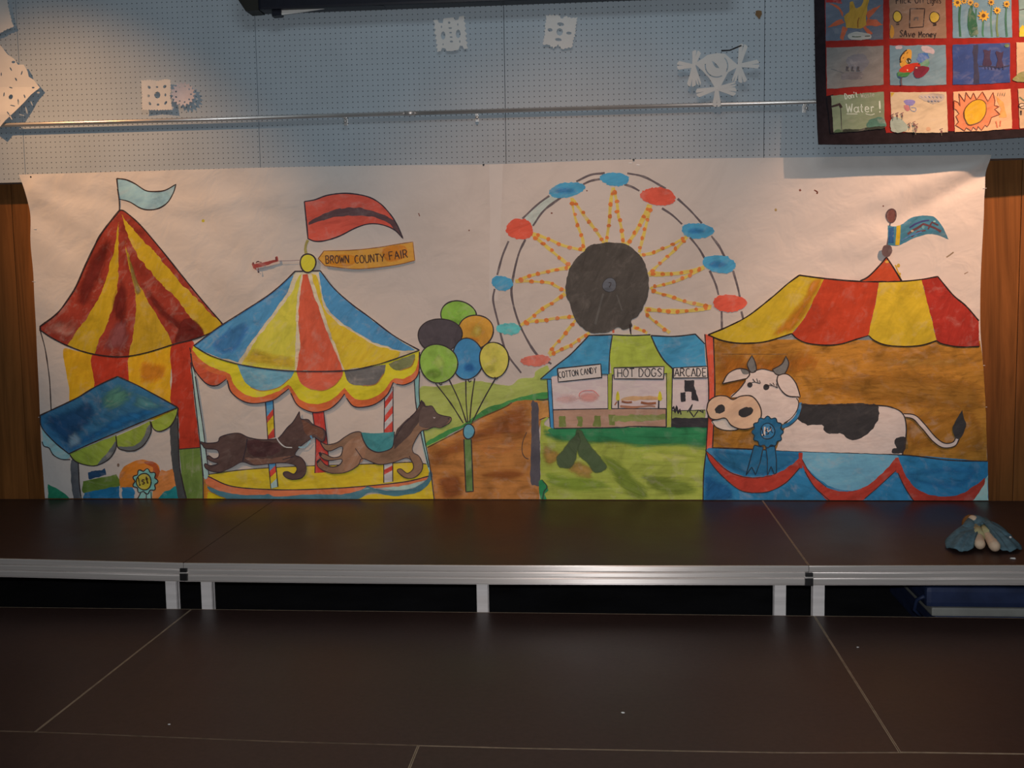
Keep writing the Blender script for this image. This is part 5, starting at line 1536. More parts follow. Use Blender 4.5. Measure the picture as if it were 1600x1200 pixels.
bo_.fill(B_([(818, 618), (850, 612), (1075, 612), (1088, 630), (1082, 655), (1050, 668), (840, 668), (818, 650)]), bk, True, .6)
gp_ = P_((138, 138, 58), 'bc', 85, var=.2)
bo_.fill(B_([(438, 335), (468, 330), (462, 560), (440, 556)]), gp_, False, .3).line(B_([(468, 340), (462, 555)]), 1.5, ks).line(B_([(438, 340), (440, 555)]), 1.0, ks)
bo_.fill(B_([(800, 290), (842, 296), (836, 668), (808, 668)]), gp_, False, .3).line(B_([(842, 300), (836, 668)]), 1.5, ks).line(B_([(806, 330), (806, 665)]), 1.2, ks)
bl = P_((66, 118, 138), 'bc', 15, var=.28, thin=.15)
bo_.fill(B_([(60, 365), (85, 368), (95, 550), (102, 678), (80, 668)]), P_((64, 112, 132), 'bc', 85), False, .3).line(B_([(60, 365), (80, 668)]), 1.3, ks).line(B_([(86, 368), (96, 550), (102, 678)]), 1.2, ks)
bo_.fill(B_([(18, 368), (18, 368), (110, 290), (200, 220), (270, 150), (320, 97), (320, 97), (468, 92), (468, 92), (455, 170), (448, 260), (446, 338), (446, 338), (120, 345), (85, 368), (85, 368)]), bl, True, .3)
bo_.line(B_([(446, 338), (448, 260), (455, 170), (468, 92)]), 1.8, ks).line(B_([(18, 368), (110, 290), (200, 220), (270, 150), (320, 97), (320, 97), (468, 92)]), 2.0, ks).line(B_([(18, 368), (85, 368)]), 1.4, ks).line(B_([(400, 338), (440, 338)]), 1.2, ks)
bo_.fill(B_([(470, 92), (470, 92), (705, 92), (705, 92), (740, 180), (790, 255), (840, 302), (840, 302), (800, 335), (465, 338), (465, 338), (452, 250), (458, 170)]), P_((140, 144, 60), 'bc', 0, var=.25, thin=.14), True, .3).line(B_([(470, 92), (580, 97), (705, 92)]), 2.0, ks)
bo_.fill(B_([(708, 97), (708, 97), (850, 102), (985, 88), (985, 88), (1040, 145), (1040, 145), (1052, 292), (1052, 292), (840, 300), (840, 300), (790, 252), (745, 180)]), bl, True, .3).line(B_([(708, 97), (745, 180), (790, 252), (842, 302)]), 2.2, ks).line(B_([(708, 97), (850, 102), (985, 88), (985, 88), (1045, 150)]), 2.0, ks).line(B_([(790, 335), (808, 332)]), 1.2, ks)
boo = bo_.build(mural)
pw = P_((184, 158, 148), 'bc', 0, var=.06, thin=.3)
for txt, q, a, b2, h, w in (('COTTON CANDY', [(125, 302), (395, 274), (401, 358), (130, 386)], (135, 362), (372, 330), 9.5, 1.25), ('HOT DOGS', [(476, 298), (790, 290), (786, 368), (478, 366)], (498, 356), (778, 352), 13, 1.5), ('ARCADE', [(848, 298), (1062, 288), (1062, 360), (848, 362)], (856, 352), (1056, 350), 12.5, 1.5)):
    s = Fig(SHEET, 'painted_sign', 'painted sign reading ' + txt)
    s.fill(B_(q), pw, False, .2).line(B_(q + [q[0]]), 1.8, ks, False).text(txt, B_([a])[0], B_([b2])[0], h, w, ks)
    s.build(boo)

# ------------------------------------------------------------------ show tent (right)
st = Fig(SHEET, 'painted_show_tent', 'painted open show tent with a yellow and red roof and a blue draped rail')
def R_(p): return [(1100 + x / 3.478, 300 + y / 3.478) for x, y in p]
def S_(p): return [(1080 + x * .3, 520 + y * .3) for x, y in p]
kr, kq = ink('tr', (46, 28, 24)), ink('br', (44, 32, 30))
st.fill([(1113, 526), (1113, 526), (1200, 530), (1530, 532), (1530, 532), (1534, 560), (1538, 620), (1541, 721), (1541, 721), (1410, 711), (1215, 704), (1112, 701), (1112, 701)], P_((144, 94, 42), 'br', 4, var=.5, thin=.12, stretch=(13, 70)), True, .2)
st.wash([(1116, 545), (1180, 548), (1270, 542), (1285, 580), (1200, 610), (1118, 660)], (146, 86, 36), 'br', 60, 26, var=.4, thin=.1, stretch=(12, 60)).wash([(1270, 590), (1400, 570), (1532, 592), (1534, 650), (1420, 646), (1300, 628)], (128, 84, 38), 'br', -6, 24, var=.45, thin=.08, stretch=(14, 70)).wash([(1330, 550), (1440, 545), (1525, 552), (1500, 580), (1400, 585)], (146, 102, 52), 'br', 8, 20, stretch=(14, 70))
st.wash([(1417, 650), (1520, 640), (1536, 705), (1440, 706), (1415, 698)], (140, 90, 40), 'br', 30, 14, var=.4).line([(1128, 553), (1230, 553)], 1.0, P_((100, 66, 36), 'br')).line([(1414, 665), (1416, 700)], 2.6, P_((96, 68, 34), 'br'))
st.fill([(1101, 522), (1114, 525), (1116, 610), (1113, 701), (1103, 704), (1107, 610)], P_((176, 76, 58), 'br', 85, var=.2), False, .2).line([(1101, 522), (1107, 610), (1103, 704)], 1.8, kq).line([(1114.5, 526), (1116.5, 610), (1113, 701)], 2.0, kq)
D1, D2 = P_((48, 102, 126), 'br', -25, var=.32, thin=.14, stretch=(7, 24)), P_((102, 140, 152), 'br', 0, var=.2, thin=.18)
st.fill([(1112, 699), (1112, 699), (1215, 703), (1300, 706), (1410, 710), (1542, 720), (1542, 720), (1543, 788), (1543, 788), (1098, 788), (1098, 788), (1099, 740), (1103, 704)], D1, True, .2)
st.fill([(1251, 706), (1330, 707), (1401, 711), (1382, 742), (1352, 760), (1326, 766), (1298, 760), (1268, 738)], D2, True, .5).fill([(1525, 765), (1542, 742), (1543, 788), (1516, 788)], P_((138, 150, 156), 'br', 40), False, .5)
st.wash([(1112, 700), (1180, 704), (1250, 706), (1232, 732), (1180, 747), (1128, 730)], (40, 88, 110), 'br', -20, 8, thin=.06).wash([(1100, 740), (1140, 755), (1150, 784), (1100, 786)], (36, 82, 112), 'br', 40, 10, thin=.06).wash([(1400, 740), (1470, 725), (1530, 730), (1500, 765), (1440, 762)], (48, 100, 124), 'br', 0, 12, thin=.06)
st.line([(1112, 699), (1215, 703), (1300, 706), (1410, 710), (1480, 718), (1541, 720)], 2.0, kq).line([(1103, 704), (1099, 740), (1098, 784)], 1.8, kq)
RG = P_((146, 52, 42), 'br', 20, var=.25, thin=.1)
g1 = [(1102, 703), (1102, 703), (1113, 712), (1131, 730), (1152, 741), (1179, 745), (1206, 741), (1230, 730), (1250, 714), (1250, 714), (1251, 728), (1251, 728), (1230, 751), (1209, 764), (1188, 769), (1158, 766), (1131, 746), (1110, 722)]
g2 = [(1252, 716), (1252, 716), (1266, 739), (1290, 760), (1314, 767), (1344, 763), (1371, 745), (1399, 714), (1399, 714), (1400, 734), (1400, 734), (1374, 757), (1350, 778), (1336, 788), (1336, 788), (1298, 788), (1298, 788), (1272, 760), (1257, 736)]
g3 = [(1401, 714), (1401, 714), (1419, 751), (1440, 768), (1470, 775), (1500, 771), (1524, 756), (1537, 746), (1537, 746), (1536, 756), (1520, 780), (1512, 788), (1512, 788), (1430, 788), (1430, 788), (1412, 760), (1400, 734)]
for g, l in ((g1, g1[9:] + [g1[0]]), (g2, g2[11:13] + [(1350, 778)]), (g3, [])):
    st.fill(g, RG, True, .5)
st.line(g1[10:] + [g1[0]], 1.4, kq).line([(1103, 704), (1113, 713), (1131, 731), (1152, 742), (1179, 746), (1206, 742)], 1.0, kq).line([(1257, 736), (1272, 760), (1296, 782)], 1.4, kq).line([(1252, 716), (1266, 739), (1290, 760)], 1.0, kq)
st.line([(1400, 734), (1412, 760), (1426, 782)], 1.4, kq).line([(1399, 734), (1374, 757), (1350, 778)], 1.0, kq).fill([(1247, 707), (1253, 707), (1253, 731), (1249, 731)], RG, False, .3).fill([(1398, 714), (1403, 714), (1403, 738), (1399, 738)], RG, False, .3)
# roof
YA, RA = P_((216, 168, 56), 'tr', 60, var=.18, thin=.1, stretch=(7, 22)), P_((194, 70, 44), 'tr', 70, var=.18, thin=.08, stretch=(7, 22))
sc1 = [(1106, 523), (1129, 532), (1157.5, 536), (1195, 533.5), (1236.5, 521)]
sc2 = [(1236.5, 521), (1244, 528.5), (1261, 536), (1290, 539), (1313, 537), (1336, 530), (1356, 524)]
sc3 = [(1356, 524), (1364.5, 531.5), (1382, 538.5), (1410.5, 541), (1439, 539), (1462, 532)]
sc4 = [(1462, 532), (1471, 537), (1497, 541.5), (1529, 541)]
e1 = [(1287, 435), (1272.5, 464), (1255, 498), (1236.5, 521)]
e2 = [(1372, 441), (1367, 472.5), (1360, 501), (1356, 524)]
e3 = [(1439, 437), (1446.5, 467), (1455, 501), (1462, 532)]
lf = [(1106, 523), (1137, 510), (1169, 493), (1206, 464), (1229, 444), (1248, 430)]
def dbl(*ss):
    o = []
    for s in ss: o += [s[0]] + list(s) + [s[-1]]
    return o
st.fill(dbl(lf, [(1248, 430), (1287, 435)], e1, sc1[::-1]), YA, True, .3)
st.fill(dbl([(1287, 435), (1341.5, 439.5), (1372, 441)], e2, sc2[::-1], e1[::-1]), RA, True, .4)
st.fill(dbl([(1372, 441), (1405, 439.5), (1439, 437)], e3, sc3[::-1], e2[::-1]), YA, True, .4)
st.fill(dbl([(1439, 437), (1464, 432)], [(1464, 432), (1488, 461), (1508, 478), (1528, 501)], [(1528, 501), (1529, 541)], sc4[::-1], e3[::-1]), P_((172, 54, 42), 'tr', 70, var=.22, thin=.1), True, .4)
st.wash([(1262, 436), (1290, 432), (1274, 472), (1254, 504), (1238, 522), (1200, 526), (1228, 490), (1252, 460)], (206, 124, 48), 'tr', 60, 10)
st.line(lf, 2.2, kr).line([(1248, 430), (1287, 435), (1341.5, 439.5), (1405, 439.5), (1439, 436.5), (1464, 432), (1464, 432), (1488, 461), (1508, 478), (1528, 501)], 2.2, kr)
for s in (sc1, sc2, sc3, sc4): st.line(s, 2.0, kr)
st.fill([(1343, 439), (1343, 439), (1356, 432), (1373, 415), (1383, 403), (1385, 403), (1393, 415), (1407.6, 439), (1407.6, 439)], P_((192, 76, 46), 'tr', 50, var=.15, thin=.06)).ell(1385, 409, 3.2, 2.4, P_((214, 150, 54), 'tr'))
st.line([(1343, 439), (1356, 432), (1373, 415), (1384, 402), (1384, 402), (1393, 415), (1407.6, 439)], 2.2, kr)
sto = st.build(mural)
pf = Fig(SHEET, 'painted_flag', 'painted teal pennant with a yellow band between two brown balls')
bq = P_((112, 82, 76), 'tr', 60, var=.25)
pf.line([(1392, 345), (1389, 365), (1386, 385)], 3.0, P_((92, 72, 74), 'tr'))
te = [(1387.5, 352), (1387.5, 352), (1405, 353), (1425, 340), (1445, 337), (1459, 339), (1471, 352), (1482, 374), (1482, 374), (1465, 367.5), (1448, 366), (1428, 372), (1405, 383), (1387, 383), (1387, 383)]
pf.fill(te, P_((76, 122, 126), 'tr', 30, var=.3, thin=.1), True, .3).fill([(1401, 353), (1407.6, 352), (1405, 383), (1398.5, 383)], P_((206, 160, 50), 'tr', 80), False, .2).fill([(1389, 356), (1397, 354), (1396, 380), (1388, 380)], P_((52, 92, 122), 'tr', 80), False, .4)
mr_ = P_((104, 62, 62), 'tr', 0, var=.2, thin=.03); nb = P_((70, 72, 106), 'tr', 0)
pf.line([(1418, 366), (1426, 360), (1434, 356), (1443, 350), (1452, 353), (1462, 357), (1470, 362)], 3.4, mr_, False).line([(1421, 356), (1430, 350), (1440, 346), (1452, 344)], 2.6, nb, False).line([(1424, 370), (1434, 362), (1446, 360)], 2.4, mr_, False).line([(1450, 358), (1456, 347), (1466, 352)], 2.4, mr_, False).line([(1408, 376), (1420, 369), (1440, 362)], 2.0, P_((92, 128, 150), 'tr'), False)
pf.ell(1442, 355, 2.4, 3, P_((120, 158, 146), 'tr')).ell(1425, 361, 2.6, 1.8, P_((190, 160, 130), 'tr')).ell(1460, 346, 2.2, 1.5, P_((140, 165, 150), 'tr'))
pf.ell(1393, 337, 8.3, 10.6, P_((128, 76, 66), 'tr', 70, var=.25)).ring(1393, 337, 8.0, 10.3, 2.2, P_((98, 66, 62), 'tr')).ell(1384.6, 392, 8.3, 10, bq)
pf.build(sto)

# ------------------------------------------------------------------ cow
cw = Fig(SHEET, 'painted_cow', 'painted black and white cow wearing a blue first prize rosette')
wc = P_((186, 158, 148), 'br', 0, var=.10, thin=.3)
body = [(1246, 629.5), (1260, 631), (1365, 632.5), (1395, 637), (1410, 647.5), (1414.5, 670), (1411.5, 694), (1408.5, 709), (1408.5, 709), (1350, 707.5), (1260, 705), (1212, 703), (1212, 703), (1220, 680), (1232, 655)]
cw.fill(body, wc, True, .2)
cw.line([(1409, 648), (1427, 651), (1440, 664), (1458, 685), (1473, 695), (1488, 693), (1494, 684)], 6.4, wc, True, False, .08)
cw.line([(1410, 645.5), (1428, 648), (1443, 662), (1460, 682), (1474, 691.5), (1487, 690), (1492, 682)], 1.6, kq).line([(1411, 650.5), (1425, 654), (1437, 667), (1455, 688), (1472, 698.5), (1490, 696), (1497, 685)], 1.6, kq)
bkc = P_((44, 38, 38), 'br', 30, var=.25, thin=.03)
cw.fill([(1501.5, 640), (1501.5, 640), (1505, 655), (1507.5, 664), (1500, 682), (1491, 683.5), (1486.5, 670), (1492.5, 655)], bkc, True, .3)
cw.fill(S_([(572, 368), (640, 378), (700, 370), (780, 365), (950, 370), (970, 400), (968, 450), (935, 500), (890, 540), (830, 556), (770, 522), (720, 527), (685, 500), (680, 480), (600, 477), (555, 452), (548, 420)]), bkc, True, .7)
cw.fill(S_([(1062, 545), (1110, 538), (1112, 590), (1092, 626), (1040, 626), (1046, 600), (1066, 592), (1054, 570)]), bkc, True, .6)
cw.line([(1246, 629), (1270, 632), (1365, 632.5), (1395, 637), (1410, 647.5), (1414.5, 670), (1411.5, 694), (1408.5, 709)], 1.8, kq)
cw.line(S_([(562, 362), (565, 380), (548, 430), (510, 470), (470, 488)]), 6.0, P_((48, 98, 122), 'br'), True).line(S_([(570, 366), (573, 385), (556, 436), (515, 478), (480, 494)]), 1.3, kq)
cwo = cw.build(mural)
hd_ = Fig(SHEET, 'painted_cow_head', 'white head with a pink muzzle, grey horns and long lashes')
hp = S_([(320, 198), (370, 188), (425, 200), (455, 222), (530, 300), (556, 345), (548, 400), (520, 440), (480, 470), (400, 482), (345, 450), (330, 380), (290, 335), (205, 332), (250, 290), (278, 255), (290, 225)])
hd_.fill(hp, wc, True, .2)
gh = P_((92, 82, 78), 'br', 70, var=.25, thin=.06)
for h in (S_([(298, 190), (290, 160), (314, 116), (314, 116), (330, 150), (337, 195), (312, 206)]), S_([(420, 190), (470, 160), (490, 120), (490, 120), (505, 160), (482, 212), (442, 216)])):
    hd_.fill(h, gh, True, .2).line(h + [h[0]], 1.6, kq)
el = S_([(160, 264), (160, 264), (190, 212), (240, 186), (290, 192), (302, 215), (287, 236), (287, 236), (240, 246), (195, 256)])
er = S_([(448, 222), (480, 212), (510, 222), (540, 258), (556, 300), (564, 332), (564, 332), (500, 326), (462, 292), (444, 252)])
hd_.fill(el, wc, True, .2).fill(S_([(255, 186), (285, 192), (300, 210), (275, 216), (262, 204)]), gh, True, .4).line(el + [el[0]], 1.8, kq)
hd_.line(S_([(280, 250), (250, 290), (205, 332)]), 1.7, kq).line(S_([(325, 198), (370, 187), (425, 200)]), 1.4, kq).line(S_([(545, 338), (556, 360), (548, 400), (520, 440), (480, 470)]), 1.6, kq)
hd_.fill(er, wc, True, .2).line(er + [er[0]], 1.8, kq)
for ex, ey, r in ((303, 269, 4.2), (388, 281, 4.8)):
    c = S_([(ex, ey)])[0]
    hd_.ell(c[0], c[1], r, r * 1.05, bkc)
for s in ([(300, 262), (325, 255), (355, 262)], [(318, 238), (330, 255)], [(338, 236), (345, 256)], [(352, 245), (358, 262)], [(385, 272), (415, 272), (448, 285)], [(405, 262), (418, 270)], [(422, 258), (430, 272)], [(440, 262), (444, 282)]): hd_.line(S_(s), 1.2, kq)
mw = S_([(105, 456), (180, 445), (245, 497), (185, 507), (130, 490)])
hd_.fill(mw, P_((192, 166, 152), 'br', 0, var=.05, thin=.3), True, .2).line(mw + [mw[0]], 1.6, kq)
mz = S_([(78, 400), (90, 355), (130, 328), (180, 328), (215, 346), (255, 328), (312, 328), (350, 370), (363, 420), (346, 470), (300, 496), (250, 498), (205, 478), (175, 442), (130, 450), (95, 440)])
hd_.fill(mz, P_((196, 146, 122), 'br', 40, var=.12, thin=.15), True, .2).line(mz + [mz[0]], 1.9, kq)
c = S_([(148, 395)])[0]; hd_.ell(c[0], c[1], 8.2, 6.8, bkc, -.6)
c = S_([(282, 410)])[0]; hd_.ell(c[0], c[1], 11.6, 7.6, bkc, -.25)
hd_.build(cwo)
rs = Fig(SHEET, 'painted_rosette', 'painted blue rosette lettered 1st')
rb = P_((40, 86, 108), 'br', 60, var=.25, thin=.06)
kb2 = ink('br', (26, 38, 48))
for tail in ([(1178, 695), (1192, 698), (1187, 722), (1180, 741), (1174, 729), (1165, 742)], [(1196, 698), (1210, 696), (1212.5, 718), (1212.5, 738), (1209, 740), (1204, 728), (1198.5, 742), (1198.5, 718)]):
    rs.fill(tail, rb, False, .1).line(tail + [tail[0]], 1.6, kb2, False)
cx, cy = 1198.5, 674
ro = [(cx + (23 + 1.8 * math.cos(12 * a)) * math.cos(a), cy + (23 + 1.8 * math.cos(12 * a)) * math.sin(a)) for a in [k * 2 * math.pi / 72 for k in range(72)]]
rs.fill(ro, rb, True, .1).line(ro + [ro[0]], 1.7, kb2)
rs.ell(cx, cy - 1, 11.5, 12, P_((52, 100, 124), 'br')).ring(cx, cy - 1, 11.5, 12, 1.6, kb2)
rs.line([(1189.5, 679), (1193, 678)], 3.0, P_((200, 188, 178), 'br')).line([(1194, 666), (1193.5, 680)], 2.6, P_((200, 188, 178), 'br')).text('1st', (1190.5, 680), (1208, 675), 13, 1.6, ink('br', (30, 32, 38)))
rs.line([(1198, 668), (1199, 674), (1203, 671), (1204, 668)], 1.6, P_((200, 190, 180), 'br'), False)
rs.build(cwo)

# staples at the paper's edge, near-white colour standing in for their glint
M_staple = simple_mat('bright_staple', (0.92, 0.91, 0.89), 0.3, 0.1, 0.8)
for px, py in ((54, 358), (52, 440), (62, 652), (1539.5, 294), (1537, 571), (1540, 636), (985, 255), (997, 257.5)):
    c = U([(px, py)], 5.2865)[0]
    c[1] -= 0.0
    bm = bmesh.new()
    y0 = 5.2865 - float(mural_wave(c[0], c[1]))
    bm_box(bm, c[0] - 0.007, c[0] + 0.007, y0 - 0.0012, y0 + 0.0035, c[1] - 0.0012, c[1] + 0.0012)
    rel(new_obj('staple', bm_mesh(bm, 'staple'), None, [M_staple]), mural)

# =================================================================== patchwork quilt
def quilt_wave(X, Z):
    return 0.004 * np.sin(7.0 * X + 1.0) + 0.003 * np.sin(11 * Z + 3 * X) + 0.010 * np.clip((2.35 - Z) / 0.3, 0, 1)


QY = 5.190
QS = Sheet(QY, quilt_wave, None, 0.0003)
quilt = tag(empty('patchwork_quilt', (1.5, QY, 2.45)), 'patchwork quilt of painted squares with red strips and a black border, on the wall', 'quilt')
PAPER['q'] = (206, 176, 154)
M_qb = simple_mat('black_quilt_cloth', (0.020, 0.015, 0.020), 0.85, 0, 0.15, 0.25, (30, 30, 30), 0.2)
M_qr = simple_mat('red_quilt_cloth', (0.31, 0.026, 0.022), 0.85, 0, 0.15, 0.15, (30, 30, 30), 0.2)
def Q(c, deg=0, **k): return paint(tuple(c), 'q', math.radians(deg), bump=False, **k)
# border: a padded slab with a real thickness
P = straight_path([(1271, -60), (1272, 0), (1274, 100), (1276.5, 200), (1278, 226), (1340, 226), (1400, 224.5), (1480, 222), (1540, 219), (1600, 214.5), (1700, 210), (1790, 205), (1785, -140), (1500, -125), (1270, -115)], 6, True)
V, F = tess([P], 7.0)
W = QS.place(V, 0)
W[:, 1] += 0.001
n = len(W)
Wb = W.copy(); Wb[:, 1] += 0.007
edge = {}
for t_ in F:
    for i in range(3):
        e = (t_[i], t_[(i + 1) % 3]); edge[e] = edge.get(e, 0) + 1
side = []
for (a, b2) in edge:
    if (b2, a) not in edge: side += [(a, b2, b2 + n), (a, b2 + n, a + n)]
me = bpy.data.meshes.new('border')
me.from_pydata(np.concatenate([W, Wb]).tolist(), [], F.tolist() + (F[:, ::-1] + n).tolist() + side)
me.materials.append(M_qb)
bm = bmesh.new(); bm.from_mesh(me); bmesh.ops.recalc_face_normals(bm, faces=bm.faces[:]); bm.to_mesh(me); bm.free()
rel(new_obj('border', me, None, []), quilt)
sa = Fig(QS, 'red_sashing', 'red strips between the squares')
sa.fill([(1288, -98), (1288, 0), (1290, 72), (1291, 150), (1302, 148), (1302, 190), (1382, 200), (1384, 208), (1600, 202), (1690, 197), (1690, -112)], M_qr, False, .2, 6.0)
sa.build(quilt)

rows_top = [[-85] * 6, [-12] * 6, [75, 71, 70, 67, 66, 65], [149, 144.5, 142, 139, 137, 136]]
TL = {(0, 0): [(1289, -14), (1379.5, -16), (1380, 61.5), (1290, 64)], (0, 1): [(1389.5, -16), (1477, -18), (1478.5, 60), (1390, 60.5)], (0, 2): [(1488, -18), (1580, -20), (1580.5, 59), (1488.5, 60)], (0, 3): [(1591, -20), (1682, -23), (1683, 57), (1592, 58.5)],
      (1, 0): [(1291, 75), (1380.5, 71.5), (1380.5, 132), (1335, 136), (1292, 139)], (1, 1): [(1390, 71), (1477.5, 70.5), (1479, 132), (1435, 134), (1391, 132.5)], (1, 2): [(1488, 70), (1577, 67.5), (1577.5, 129), (1530, 132), (1489.5, 132.5)], (1, 3): [(1587, 67), (1682, 65), (1683, 126), (1588, 128)],
      (2, 0): [(1298, 150), (1381, 143), (1382, 199), (1340, 203), (1301, 208)], (2, 1): [(1391.5, 144), (1479, 143.5), (1480.5, 207), (1435, 208), (1393, 205.5)], (2, 2): [(1489.5, 143.5), (1578.5, 139.5), (1580, 201), (1535, 205), (1491, 206.5)], (2, 3): [(1590, 139), (1684, 136), (1686, 197), (1592, 201)],
      (-1, 0): [(1289, -92), (1379, -94), (1379.5, -26), (1289, -24)], (-1, 1): [(1389.5, -94), (1477, -97), (1477, -28), (1389.5, -26)], (-1, 2): [(1487, -97), (1580, -101), (1580, -30), (1488, -28)], (-1, 3): [(1590, -101), (1682, -105), (1682, -33), (1591, -30)]}
BASE = {(0, 0): (88, 84, 86), (0, 1): (134, 100, 78), (0, 2): (98, 118, 122), (0, 3): (108, 122, 112), (1, 0): (124, 106, 92), (1, 1): (104, 118, 118), (1, 2): (52, 70, 104), (1, 3): (190, 150, 116),
        (2, 0): (116, 116, 84), (2, 1): (196, 164, 130), (2, 2): (214, 158, 118), (2, 3): (188, 150, 116), (-1, 0): (150, 120, 100), (-1, 1): (110, 120, 120), (-1, 2): (150, 125, 100), (-1, 3): (120, 120, 110)}
sq = {}
for k, c in BASE.items():
    f = Fig(QS, 'quilt_square')
    f.fill(TL[k], Q(c, 20, var=.16, thin=.08), False, .25, 5.0)
    sq[k] = f
kq2 = Q((46, 30, 26))
# burst with an orange glow
f = sq[(0, 0)]
og_ = Q((172, 84, 56), 20, thin=.05)
for p in ([(1318, 20), (1306, 8), (1296, 5), (1310, 16), (1316, 28)], [(1315, 30), (1298, 38), (1293, 44), (1312, 40), (1320, 36)], [(1316, 42), (1312, 60), (1318, 62), (1324, 46)], [(1352, 22), (1364, 12), (1379, 8), (1366, 20), (1356, 30)], [(1354, 30), (1370, 32), (1380, 40), (1368, 42), (1352, 40)], [(1346, 42), (1358, 56), (1362, 52), (1352, 40)]): f.fill(p, og_, False, .8)
f.fill([(1322, 44), (1318, 26), (1326, 20), (1327, 4), (1332, 2), (1335, 12), (1338, 14), (1345, 10), (1351, -6), (1358, -6), (1356, 10), (1352, 24), (1354, 38), (1346, 44), (1334, 45)], Q((172, 122, 52), 70, thin=.05), False, .6).line([(1342, 28), (1340, 34), (1340, 44)], 1.4, Q((120, 66, 30)))
f.fill([(1324, 57), (1327, 53), (1338, 50), (1352, 52), (1360, 54), (1360, 60), (1345, 63), (1328, 62)], Q((168, 150, 132), 0), True, .3).line([(1331, 57.5), (1338, 58), (1345, 57.5)], 1.4, Q((70, 70, 50))).line([(1351, 57), (1359, 56.5)], 1.4, Q((70, 60, 48)))
f.fill([(1290, -10), (1312, -4), (1316, 6), (1302, 5), (1290, 4)], Q((140, 40, 36)), False, .6)
# switch and two bulbs
f = sq[(0, 1)]
f.text('Flick', (1400, 6), (1424, 4.5), 10, 1.5, kq2).text('Off', (1430, 5), (1445, 4.5), 10, 1.5, kq2).text('Lights', (1449, 5.5), (1471, 5), 10, 1.3, kq2)
f.line([(1422, 13.5), (1445, 13.5), (1445, 13.5), (1442.5, 42), (1442.5, 42), (1421, 43.5), (1421, 43.5), (1422, 13.5)], 1.7, kq2).line([(1428.5, 32), (1429.5, 28), (1435, 27.5)], 2.2, kq2, False).line([(1434.5, 28), (1434, 32)], 1.8, kq2)
for x, y, s in ((1402, 26, 0), (1460, 27, 1)):
    f.ell(x, y, 6.4 + s, 8.5, Q((184, 146, 62), 0, thin=.05)).ring(x, y, 6.6 + s, 8.8, 1.3, kq2)
    f.line([(x - 2.5, y + 10), (x + 3, y + 10)], 1.2, kq2).line([(x - 2, y + 12.5), (x + 3, y + 12)], 1.6 + s, kq2)
f.text('SAve', (1405.5, 57), (1430, 58), 10, 1.3, kq2).text('Money', (1435.5, 58.5), (1463, 57), 9, 1.3, kq2)
f.fill([(1391, 40), (1395, 42), (1397, 52), (1394, 59), (1391, 59)], Q((172, 118, 52)), True, .5)
# sunflowers on tall stems
f = sq[(0, 2)]
for x, y, g in ((1499, 4, (52, 92, 66)), (1517, 2, (44, 84, 60)), (1535, 26, (62, 104, 74)), (1548, 6, (70, 100, 80)), (1557, 18, (96, 110, 70)), (1571, 6, (54, 92, 70)), (1524, 10, (60, 98, 74))):
    f.line([(x + 1, y + 4), (x - .5, y + 26), (x + 1, 58)], 4.2 if x in (1517, 1499) else 3.0, Q(g, 85, thin=.03), True)
f.fill([(1512, 20), (1518, 14), (1524, 32), (1528, 52), (1514, 54)], Q((44, 86, 58), 80), True, .7)
for x, y, r in ((1496, 4, 8), (1516, 4, 6), (1525, 8, 5), (1536, 25, 9.5), (1548, 4, 6), (1557, 17, 6.5), (1572, 7, 6.5), (1506, 2, 5)):
    pet = star(x, y, r, r * .6, 9, x) if False else [(x + (r if k % 2 else r * .62) * math.cos(k * math.pi / 9), y + (r if k % 2 else r * .62) * math.sin(k * math.pi / 9)) for k in range(18)]
    f.fill(pet, Q((196, 144, 58) if r > 6 else (186, 138, 66), 0, thin=.08), False, .3).ell(x, y, r * .34, r * .34, Q((96, 62, 34)))
sq[(0, 3)].fill([(1592, 45), (1596, 40), (1610, 44), (1640, 42), (1682, 46), (1682, 57), (1592, 58)], Q((186, 152, 50)), False, .5).line([(1592, 16), (1610, 14), (1650, 18)], 1.2, kq2)
# faint houses and tree
f = sq[(1, 0)]
f.ell(1340, 98, 16, 15, Q((112, 98, 92), 0), .1, .08, .8).fill([(1318, 115), (1345, 113), (1348, 122), (1316, 124)], Q((108, 92, 84)), True, .8)
for x in (1324, 1332, 1341): f.line([(x, 104), (x - 1, 111)], 3.4, Q((74, 62, 58))).line([(x - 2, 108), (x + 2.5, 111)], 1.2, Q((74, 62, 58)))
f.line([(1299, 108), (1310, 111), (1318, 114)], .9, Q((96, 82, 76)))
# bright parrot like bird
f = sq[(1, 1)]
for p in ([(1400, 72), (1409, 71.5), (1409, 76), (1401, 77)], [(1440, 72), (1450, 72), (1460, 78), (1458, 84), (1446, 82), (1440, 78)]): f.fill(p, Q((186, 158, 150)), True, .4)
f.ell(1442, 90, 9, 8, Q((70, 104, 136)), 0, .08, .6).fill([(1450, 92), (1453, 98), (1450, 104), (1444, 108), (1430, 99), (1440, 98)], Q((92, 124, 92)), True, .5)
f.fill([(1407, 104), (1406, 92), (1411, 82), (1418, 77), (1424, 79), (1424, 90), (1422, 98), (1416, 103)], Q((200, 138, 60), 70, thin=.03), True, .4).line([(1407, 98), (1407, 90), (1412, 82), (1417, 78)], 1.6, kq2)
f.fill([(1406, 108), (1412, 103), (1424, 99), (1434, 98), (1438, 103), (1428, 110), (1422, 114), (1408, 113)], Q((178, 52, 34), 0, thin=.02), True, .4).fill([(1430, 104), (1440, 103), (1450, 104), (1451, 110), (1444, 118), (1434, 121), (1428, 116)], Q((108, 34, 46), 40, thin=.03), True, .5)
